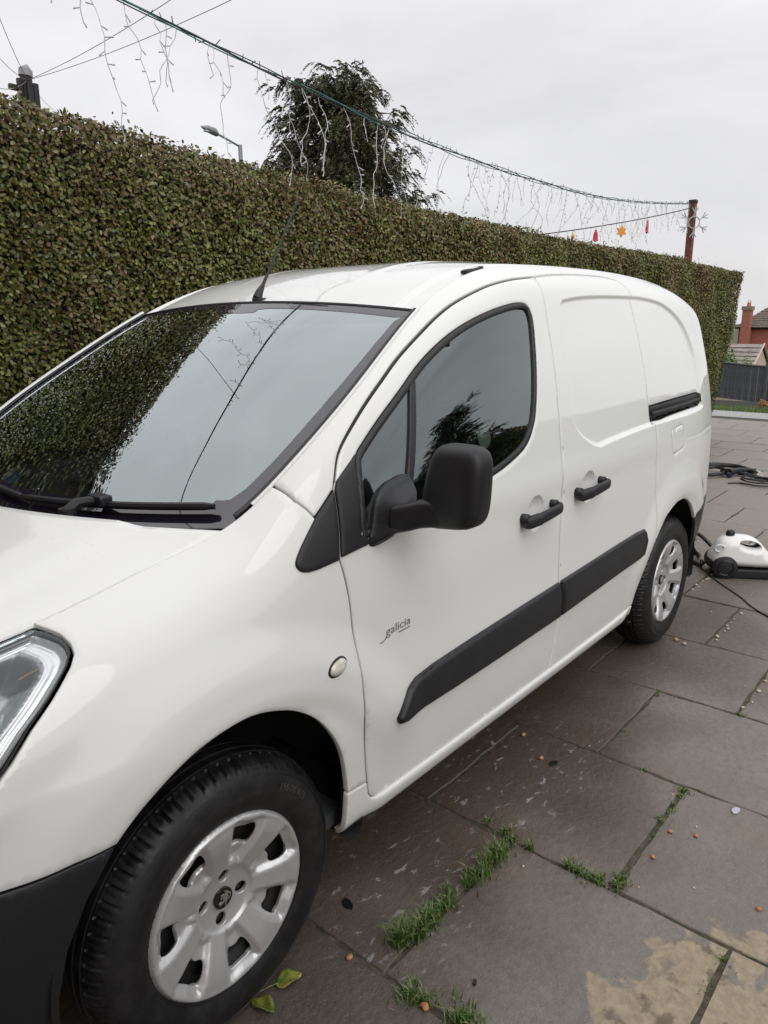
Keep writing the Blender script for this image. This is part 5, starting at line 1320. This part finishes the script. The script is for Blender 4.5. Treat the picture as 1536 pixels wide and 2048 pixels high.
tt = np.linspace(0, 1, 260); base = np.array([str_pt(t) for t in tt])
for nm, mat, amp, ph, rad in (('carrier_cable', 'cable', .006, 0, .0045), ('supply_cable', 'cable_green', .012, 2, .0027), ('lamp_cable', 'cable', .013, 4, .0027)):
    P = base+np.stack([0*tt, amp*np.sin(70*tt+ph), amp*np.cos(62*tt+ph)], 1); mb = MB(); mb.tube([p-A0 for p in P], rad, 6); mb.obj(nm, M[mat], S1, True)
r = np.random.default_rng(12)
def drop(p, L, parent, rad=.0022, name='icicle_drop'):
    mb = MB(); n = max(3, int(L/.045)); q = np.array(p, float); pts = [q.copy()]
    d = np.array([r.normal(0, .3), r.normal(0, .2), -1.0])
    for k in range(n):
        d = .6*d+.4*np.array([r.normal(0, .75), r.normal(0, .6), -1.0]); d /= np.linalg.norm(d); q = q+d*L/n; pts.append(q.copy())
    mb.tube(crom(pts, 2), rad, 4, False)
    for k in range(1, n):
        if r.random() < .62:
            s = r.choice([-1, 1]); b = pts[k]; e = np.array([s*r.uniform(.014, .030), r.normal(0, .012), -r.uniform(-.006, .024)]); mb.tube([b, b+e], [rad, rad*1.6], 4)
    mb.tube([pts[-1], pts[-1]+np.array([r.normal(0, .01), 0, -.018])], [rad, rad*1.7], 4)
    return mb.obj(name, M['wire_white'], parent)
t_ = .2705
while t_ < .995:
    p = str_pt(t_)
    for _ in range(1 if r.random() < .6 else 2): drop(p-A0+np.array([r.normal(0, .03), 0, -.005]), r.choice([.14, .22, .34, .48, .56])*r.uniform(.85, 1.1)*(1 if t_ < .8 else .85), S1)
    t_ += r.uniform(.0075, .0145)
mb = MB()
for t_ in np.arange(.26, .99, .0042):          # stub lamps along the cable
    p = str_pt(t_)-A0; d = np.array([r.normal(0, .6), r.normal(0, .5), r.normal(.4, .8)]); d /= np.linalg.norm(d); mb.tube([p, p+d*r.uniform(.018, .042)], [.003, .0022], 4)
tag(mb.obj('stub_lamps', M['cable'], S1), kind='stuff')
B0 = np.array([5.2, 5.0, 2.80]); B1 = np.array([11.46, 3.0, 3.24])
S2 = empty('garland', tuple(B0)); tag(S2, 'thinner second light cable running from the wooden post behind the hedge', 'string lights')
def g_pt(x):
    t = (x-B0[0])/(B1[0]-B0[0]); p = B0+(B1-B0)*t; p[2] -= .42*t*(1-t)+.25*np.clip((11.46-x)/3.06, 0, 1.2)**.9; return p
mb = MB(); mb.tube([g_pt(x)-B0 for x in np.linspace(B0[0], B1[0], 80)], .008, 6); mb.obj('carrier_cable', M['cable'], S2, True)
for x in np.arange(7.2, 11.3, .16): drop(g_pt(x+r.uniform(-.05, .05))-B0, r.choice([.10, .18, .28]), S2)
star = [(math.cos(math.pi/2+k*math.pi/6)*(1 if k % 2 == 0 else .56), math.sin(math.pi/2+k*math.pi/6)*(1 if k % 2 == 0 else .56)) for k in range(12)]
bell = [(-.72, -.82), (-.52, -.55), (-.48, .05), (-.34, .48), (-.13, .66), (-.13, .86), (0, 1), (.13, .86), (.13, .66), (.34, .48), (.48, .05), (.52, -.55), (.72, -.82), (.25, -.84), (.12, -1), (-.12, -1), (-.25, -.84)]
def hanging(name, cat, shape, x, s, rz, mat, label, group):
    p = g_pt(x); o = empty(name, (p[0], p[1], p[2]-.035-s), rz); mb = MB(); mb.prism([(a*s, b*s) for a, b in shape], -.012, .012, 'y'); mb.obj('plate', mat, o, False, .003)
    mb = MB(); mb.tube([(0, 0, s*.9), (0, 0, s+.04)], .0025, 5); mb.obj('hanger', M['cable'], o); tag(o, label, cat, group)
orange = simple('orange_plastic', (.75, .28, .012), .4); red = simple('red_plastic', (.50, .018, .055), .4)
hanging('star_ornament', 'ornament', star, 9.07, .075, R_(35), orange, 'orange star half hidden by the hedge top, leftmost of the hanging ornaments', 'ornaments on the second cable')
hanging('bell_ornament', 'ornament', bell, 9.50, .082, R_(-12), red, 'red bell seen from the front, between the two orange stars', 'ornaments on the second cable')
hanging('star_ornament', 'ornament', star, 10.0, .085, R_(-38), orange, 'six pointed orange star seen face on, between the two red bells', 'ornaments on the second cable')
hanging('bell_ornament', 'ornament', bell, 10.52, .092, R_(8), red, 'narrow red bell turned edge on, nearest the wooden post', 'ornaments on the second cable')
fl = empty('snowflake_light', (11.42, 2.93, 3.02), R_(-50)); tag(fl, 'grey snowflake rope light fixed to the wooden post', 'decoration'); 
mb = MB(); RM = simple('rope_light', (.36, .36, .37), .5)
for k in range(6):
    a = math.radians(30+60*k); d = np.array([math.cos(a), 0, math.sin(a)]); mb = MB(); mb.tube([d*.075, d*.225], .008, 6)
    for b_ in (-.6, .6):
        e = np.array([math.cos(a+b_), 0, math.sin(a+b_)]); mb.tube([d*.14, d*.14+e*.085], .0075, 6)
    o = mb.obj('arm', RM, fl, True)
mb = MB(); mb.tube([(.085*math.cos(a), 0, .085*math.sin(a)) for a in np.linspace(0, 6.2832, 25)], .008, 6, False); mb.obj('ring', RM, fl, True)

# ------------------------------------------------------------------ street lamp, telegraph pole and wires
lp = empty('street_lamp', (12.02, 14, -.03)); tag(lp, 'grey street lamp with a long outreach arm showing above the hedge', 'street lamp')
GS = simple('galvanised', (.24, .25, .26), .5, metal=.4)
mb = MB(); mb.tube([(0, 0, 0), (0, 0, 1.2), (0, 0, 5.76)], [.10, .07, .05], 12); mb.obj('column', GS, lp, True)
mb = MB(); mb.tube([(0, 0, 5.72), (-.55, 0, 5.86), (-.70, 0, 5.895)], .026, 8); mb.obj('arm', GS, lp, True)
mb = MB(); mb.tube([(-.66, 0, 5.87), (-.75, 0, 5.92), (-.95, 0, 5.95), (-1.12, 0, 5.965)], [.05, .085, .075, .02], 10); o = mb.obj('lantern', GS, lp, True); o.scale = (1, 1, 1)
mb = MB(); mb.box((-.93, 0, 5.895), (.22, .10, .03)); mb.obj('lamp_glass', M['bulb'], lp, False, .01)
tp = empty('telegraph_pole', (5.86, 12, 0)); tag(tp, 'dark timber telegraph pole top with cap and wires above the hedge', 'pole')
WD = simple('weathered_pole', (.045, .036, .030), .9, noise=.4, nscale=6)
mb = MB(); mb.tube([(0, 0, 0), (0, 0, 5.50)], [.15, .095], 14); mb.obj('shaft', WD, tp, True)
mb = MB(); mb.tube([(0, 0, 5.48), (.01, 0, 5.58), (.04, 0, 5.66)], [.11, .105, .02], 12); mb.obj('pole_cap', simple('lead_cap', (.22, .22, .23), .6), tp, True)
for dx, dy, z0, h, mt in ((-.13, -.04, 5.0, .42, 'rubber'), (.13, -.03, 5.0, .40, 'rubber'), (-.02, -.13, 4.92, .45, 'rubber')):
    mb = MB(); mb.box((dx, dy, z0+h/2), (.09, .07, h)); mb.obj('junction_box', M[mt], tp, False, .01)
mb = MB(); mb.box((-.22, 0, 5.28), (.16, .08, .09)); mb.obj('bracket', M['rubber'], tp, False, .02)
WL = [
    ((5.86, 11.95, 5.42), (3.87, -0.22, 5.41), 'upper of the two overhead wires rising right from the pole'),
    ((5.86, 11.95, 5.42), (4.52, -1.1, 5.15), 'lower of the two overhead wires rising right from the pole'),
    ((5.86, 11.95, 5.42), (1.26, 4.44, 5.68), 'steepest overhead wire rising left from the pole top'),
    ((5.86, 11.95, 5.42), (2.6, 7.56, 5.42), 'second overhead wire rising left from the pole top'),
    ((5.86, 11.95, 5.42), (4.03, 10.36, 5.16), 'overhead wire leaving the pole towards the left, above the level ones'),
    ((5.86, 11.95, 5.42), (5.18, 12.4, 5.39), 'nearly level overhead wire at the left of the pole'),
    ((5.86, 11.95, 5.42), (5.65, 13.46, 5.43), 'lowest overhead wire left of the pole, dipping to the picture edge'),
    ((5.86, 11.95, 5.42), (17.61, 31.8, 10.57), 'overhead wire falling right from the pole behind the hedge'),
    ((5.86, 11.95, 5.42), (12.59, 24.02, 8.3), 'short steep wire falling from the pole behind the hedge')]
for i, (s, e, lab) in enumerate(WL):
    s, e = np.array(s), np.array(e); mb = MB(); n = 40
    mb.tube([s+(e-s)*k/n-np.array([0, 0, .30*4*(k/n)*(1-k/n)]) for k in range(n+1)], .0045, 5)
    o = mb.obj('overhead_wire', simple('overhead_wire_%s' % 'abcdefghij'[i], (.20, .20, .21), .6)); tag(o, lab, 'wire', 'overhead wires from the telegraph pole')

# ------------------------------------------------------------------ far houses, fence, shrub
gz = lambda x: float(ground_z(np.array([x]))[0])
fh = empty('brick_house', (58, 13.0, gz(58))); tag(fh, 'far red brick house with tall chimney and brown tiled roof at right', 'house'); g0 = gz(58)
mb = MB(); mb.box((4.2, -.4, (1.13-g0)/2), (8.0, 3.6, 1.13-g0)); mb.obj('wall', M['brick'], fh)
ap = 2.54-g0; ev = 1.13-g0
V = [(-.15, -2.45, ev), (-.15, 1.65, ev), (8.5, 1.65, ev), (8.5, -2.45, ev), (2.2, .12, ap), (8.5, .12, ap)]
rf = mesh('roof', V, [(0, 4, 1), (1, 4, 5, 2), (0, 3, 5, 4), (0, 1, 2, 3), (2, 5, 3)], M['tile'], fh)
for k in range(9):          # tile courses of the near slope
    f0 = k/9; f1 = (k+1)/9-.012; def_ = lambda f, u: np.array([-.15+2.35*f, (-2.45+(.12+2.45)*f)*(1-u)+(1.65+(.12-1.65)*f)*u, ev+(ap-ev)*f])
    up = np.array([-.035, 0, .03]); Vc = [def_(f0, 0)+up, def_(f0, 1)+up, def_(f1, 1), def_(f1, 0)]; mesh('tile_course', Vc, [(0, 3, 2, 1)], M['tile'], rf)
mb = MB(); mb.tube([(-.02, -2.4, ev-.03), (-.02, 1.6, ev-.03)], .06, 8); mb.obj('gutter', M['rubber'], fh, True)
ch = MB(); ch.box((-.35, .77, (2.35-g0)/2), (.75, .54, 2.35-g0)); c_ = ch.obj('chimney', M['brick'], fh)
mb = MB(); mb.box((-.35, .77, 2.46-g0), (.85, .66, .26)); mb.obj('chimney_crown', simple('crown_brick', (.20, .15, .11), .9), c_)
mb = MB(); mb.tube([(-.35, .74, 2.56-g0), (-.35, .74, 2.86-g0)], [.15, .12], 10); mb.obj('chimney_pot', simple('terracotta', (.45, .12, .07), .8), c_, True)
mb = MB(); mb.tube([(-.35, .62, 2.84-g0), (-.35, .70, 3.02-g0), (-.35, .80, 3.0-g0), (-.35, .84, 2.84-g0)], .02, 6); mb.obj('pot_guard', GS, c_, True)
gr = empty('garage', (33, 7.6, gz(33))); g1 = gz(33); tag(gr, 'small garage with pale tiled roof in front of the far brick house', 'garage')
mb = MB(); mb.box((.6, .45, (.0-g1)/2), (2.2, 2.1, -g1)); mb.obj('wall', simple('render_beige', (.40, .33, .26), .9), gr)
V = []
for y in (-.68, 2.2): V += [(-.75, y, -.18-g1), (.6, y, .64-g1), (1.95, y, -.18-g1)]
mesh('roof', V, [(0, 3, 4, 1), (1, 4, 5, 2)], M['tile2'], gr); rf = gr.children[-1]
for k in range(5):
    a = k/5; b = (k+1)/5-.02; P = lambda f, y: (-.75+1.35*f-.02, y, -.18-g1+.82*f+.03*(1 if f == a else 0)+.004); mesh('tile_course', [P(a, -.70), P(b, -.70), P(b, 2.2), P(a, 2.2)], [(0, 3, 2, 1)], M['tile2'], rf)
mb = MB(); mb.prism([(-.65, -.25-g1), (1.85, -.25-g1), (.6, .56-g1)], -.62, -.60, 'y'); mb.obj('gable', simple('gable_render', (.42, .34, .25), .9), gr)
mb = MB(); mb.tube([(-.8, -.72, -.2-g1), (.6, -.72, .66-g1), (2.0, -.72, -.2-g1)], .04, 4); mb.obj('bargeboard', simple('pale_board', (.45, .36, .32), .7), gr)
fe = empty('garden_fence', (28, 6.4, gz(28))); g2 = gz(28); tag(fe, 'dark grey vertical board fence panel with capping rail across the road', 'fence')
FG = simple('grey_fence_stain', (.050, .053, .060), .75, noise=.25, nscale=9); bm_ = MB(); bm_.box((0, 0, 0), (.022, .105, 1.27)); proto = bm_.obj('board', FG, fe); proto.location = (0, -.90, .85)
for k in range(1, 20):
    o = proto.copy(); COL.objects.link(o); o.parent = fe; o.location = (.012*(k % 2), -.90+.112*k, .85+.008*k)
mb = MB(); mb.box((-.01, .05, 1.56), (.07, 2.2, .035), Matrix.Rotation(R_(4), 3, 'X')); mb.obj('capping_rail', simple('pale_cap', (.13, .135, .14), .7), fe)
mb = MB(); mb.box((-.01, .1, .13), (.04, 2.15, .22)); mb.obj('gravel_board', simple('concrete_board', (.11, .11, .112), .9), fe)
mb = MB(); mb.box((-.01, -1.0, .80), (.09, .09, 1.62)); mb.obj('fence_post', FG, fe, False, .005)
f2 = empty('garden_fence', (29.6, 4.9, gz(29.6))); tag(f2, 'darker fence panel set back at the right edge of the picture', 'fence')
for k in range(13):
    o = bpy.data.objects.new('board', proto.data); COL.objects.link(o); o.parent = f2; o.location = (.012*(k % 2), -.6+.112*k, .93)
mb = MB(); mb.box((-.02, .1, 1.30), (.05, 1.6, .08)); mb.obj('rail', FG, f2); mb = MB(); mb.box((-.02, .1, .40), (.05, 1.6, .08)); mb.obj('rail', FG, f2)
def shrub(loc, rx, rz, mat, label, seed, n=2500, L=.12):
    r_ = np.random.default_rng(seed); S_ = empty('shrub', loc); tag(S_, label, 'shrub'); a = r_.normal(0, 1, (n, 3)); a /= np.linalg.norm(a, axis=1)[:, None]; P = a*r_.uniform(.4, 1, (n, 1))*np.array([rx, rx, rz])+np.array([0, 0, rz])
    P[:, 2] *= 1+.25*np.sin(P[:, 1]*7); o = quads_mesh('foliage', leaf_quads(P, a, L, L*.35, r_, .6), mat, S_); tag(o, kind='stuff')
    mb = MB(); mb.tube([(0, 0, -.1), (0, 0, rz)], [.05, .03], 6); mb.obj('stem', M['bark'], S_, True)
M['bright_leaf'] = leaf_mat2('bright_conifer', (.035, .085, .015), (.10, .19, .035), (.06, .09, .02), -.3)
shrub((29.5, 6.95, gz(29.5)+.55), .70, .72, M['bright_leaf'], 'bright green conifer shrub behind the grey fence', 41)
shrub((26.9, 5.10, gz(26.9)), .22, .16, leaf_mat2('rusty_plant', (.20, .10, .03), (.35, .20, .06), (.25, .12, .04), 0), 'small rusty orange plant at the foot of the fence', 42, 500, .06)

# ------------------------------------------------------------------ steam cleaner with hose and lead
SC_O = np.array([3.965, .205, 0.0]); sa = math.atan2(-.86, .51)
sc = empty('steam_cleaner', tuple(SC_O), sa); tag(sc, 'white steam cleaner with black wheel and base on the slabs behind the van', 'steam cleaner')
WH = simple('white_abs', (.74, .74, .73), .28, coat=.3)
PR = crom([(.004, .085), (.0, .125), (.018, .17), (.045, .222), (.082, .250), (.13, .260), (.20, .262), (.255, .248), (.30, .215), (.345, .165), (.395, .125), (.425, .095), (.432, .066), (.30, .060), (.15, .062), (.06, .066)], 4, True)
HOLEH = [(.228+.062*math.cos(a)+.004*math.sin(a), .212-.012*math.cos(a)+.021*math.sin(a)) for a in np.linspace(0, 2*math.pi, 24, endpoint=False)]
PRa, HOa = np.array(PR), np.array(HOLEH)
def infl(u, z):
    d1 = -poly_sd(PRa, u, z); d2 = poly_sd(HOa, u, z)
    a = np.sqrt(np.clip(1-(1-np.clip(d1/.055, 0, 1))**2, 0, 1)); b = np.sqrt(np.clip(1-(1-np.clip(d2/.022, 0, 1))**2, 0, 1))
    wmax = .115*(.78+.22*np.clip((.23-z)/.15, 0, 1))*(1-.45*np.clip((u-.28)/.16, 0, 1)**2)
    return wmax*np.minimum(a, .25+.75*b)
fl_n = lambda u, z: np.stack([0*u, -1+0*u, 0*u], -1)
EXS = np.concatenate([subdiv(inset(PRa, d), .008) for d in (.002, .006, .013, .022, .034)]+[subdiv(inset(HOa, -d), .006) for d in (.002, .006, .012, .02)])
for s in (1, -1):
    V, F = cut(lambda u, z: np.stack([u, -s*infl(u, z), z], -1), fl_n, PRa, [HOa], .012, depth=0, extra=EXS); o = mesh('shell', V, F if s == 1 else [f[::-1] for f in F], WH, sc, True)
thn = np.linspace(0, 2*np.pi, 25)
mb = MB(); mb.prism([(.13, .0), (.40, .004), (.43, .03), (.43, .064), (.12, .064), (.10, .02)], -.100, .100, 'y'); mb.obj('base', M['plastic_soft'], sc, False, .012)
for s in (-1, 1):
    w = empty('cleaner_wheel', (.078, s*.098, .073), 0, sc)
    mb = MB(); mb.tube([(0, -.018, 0), (0, -.014, 0), (0, .014, 0), (0, .018, 0)], [.068, .073, .073, .068], 36); mb.obj('tread', M['plastic_soft'], w, True)
    mb = MB(); mb.tube([(.046*math.cos(a), s*.0185, .046*math.sin(a)) for a in thn], .0035, 6, False); mb.obj('wheel_ring', M['gloss_black'], w, True)
mb = MB(); mb.tube([(.118, 0, .250), (.118, 0, .278), (.118, 0, .288)], [.026, .025, .019], 16); mb.obj('filler_cap', M['plastic_soft'], sc, True)
mb = MB(); mb.tube([(.040+.028*math.cos(a), -.082-.006*math.sin(a), .190+.024*math.sin(a)) for a in thn], .006, 8, False); mb.obj('hose_port_ring', WH, sc, True)
mb = MB(); mb.box((.01, 0, .085), (.03, .14, .05)); mb.obj('rear_block', M['plastic_soft'], sc, False, .008)
def ground_tube(name, P, rad, mat, label, cat, n=6, parent=None):
    mb = MB(); mb.tube(crom([np.array(p) for p in P], n), rad, 8); o = mb.obj(name, mat, parent, True)
    if label: tag(o, label, cat)
    return o
ground_tube('steam_hose', [(4.02, .20, .16), (4.10, .30, .20), (4.16, .36, .185), (4.14, .36, .11), (4.18, .33, .04), (4.30, .36, .014), (4.30, .42, .013), (4.22, .425, .013), (4.14, .37, .013), (4.06, .28, .016), (4.0, .24, .05)], .0125, M['rubber'], 'thick black hose looping from the steam cleaner beside the rear bumper', 'hose')
ground_tube('power_lead', [(3.98, .225, .06), (4.06, .27, .05), (4.10, .285, .02), (4.02, .245, .005), (3.89, .155, .005), (3.77, .05, .005), (3.62, -.09, .005), (3.50, -.18, .005), (3.40, -.29, .005), (3.2, -.55, .005)], .0048, M['rubber'], 'thin black power lead trailing from the steam cleaner across the slabs', 'cable')
ground_tube('vacuum_hose', [(7.45, 1.55, .02), (7.68, 1.35, .022), (7.77, 1.28, .022), (7.81, 1.18, .022), (7.82, 1.06, .022), (7.74, .95, .022), (7.59, .82, .022), (7.50, .76, .022)], .024, M['rubber'], 'fat black hose curving on the slabs beyond the van', 'hose')
mb = MB(); mb.tube([(7.51, .77, .024), (7.455, .725, .024)], [.030, .034], 12); tag(mb.obj('hose_end', M['chrome'], None, True), 'shiny metal end piece of the fat black hose', 'fitting')
gun = empty('steam_gun', (7.25, 1.02, 0)); tag(gun, 'black steam gun with looped handle lying on the slabs beyond the van', 'steam gun'); go = np.array([7.25, 1.02, 0])
mb = MB(); mb.tube([np.array(p)-go for p in crom([(7.30, 1.30, .03), (7.46, 1.19, .05), (7.43, 1.09, .05), (7.26, 1.02, .045), (7.11, 1.06, .04), (7.05, 1.18, .03), (7.02, 1.3, .025)], 5)], .019, 8); mb.obj('handle', M['plastic_soft'], gun, True)
mb = MB(); mb.tube([np.array(p)-go for p in [(7.28, 1.05, .05), (7.22, .96, .055), (7.42, .93, .05), (7.60, .88, .035), (7.66, .82, .03)]], [.03, .04, .03, .02, .016], 8); mb.obj('lance', M['plastic_soft'], gun, True)
mb = MB(); mb.box((-.02, -.06, .035), (.10, .05, .05)); mb.obj('trigger', simple('blue_black_plastic', (.015, .02, .06), .4), gun, False, .01)
ground_tube('vacuum_wand', [(7.38, .91, .03), (7.34, .84, .03), (7.30, .74, .03), (7.20, .62, .03), (7.12, .45, .03)], .020, M['rubber'], 'black tapered wand lying beside the coiled lead', 'wand')
coil = [(6.89, .88, .008), (6.97, .80, .008)]
for k in range(62):
    a = 2.6+k*.22; rr_ = .15+.012*math.sin(k*.9); coil.append((7.05+rr_*.85*math.cos(a), .60+rr_*1.35*math.sin(a), .012+.0009*k))
ground_tube('coiled_lead', coil, .0075, M['rubber'], 'coil of thin black lead on the slabs at the right edge', 'cable', 3)
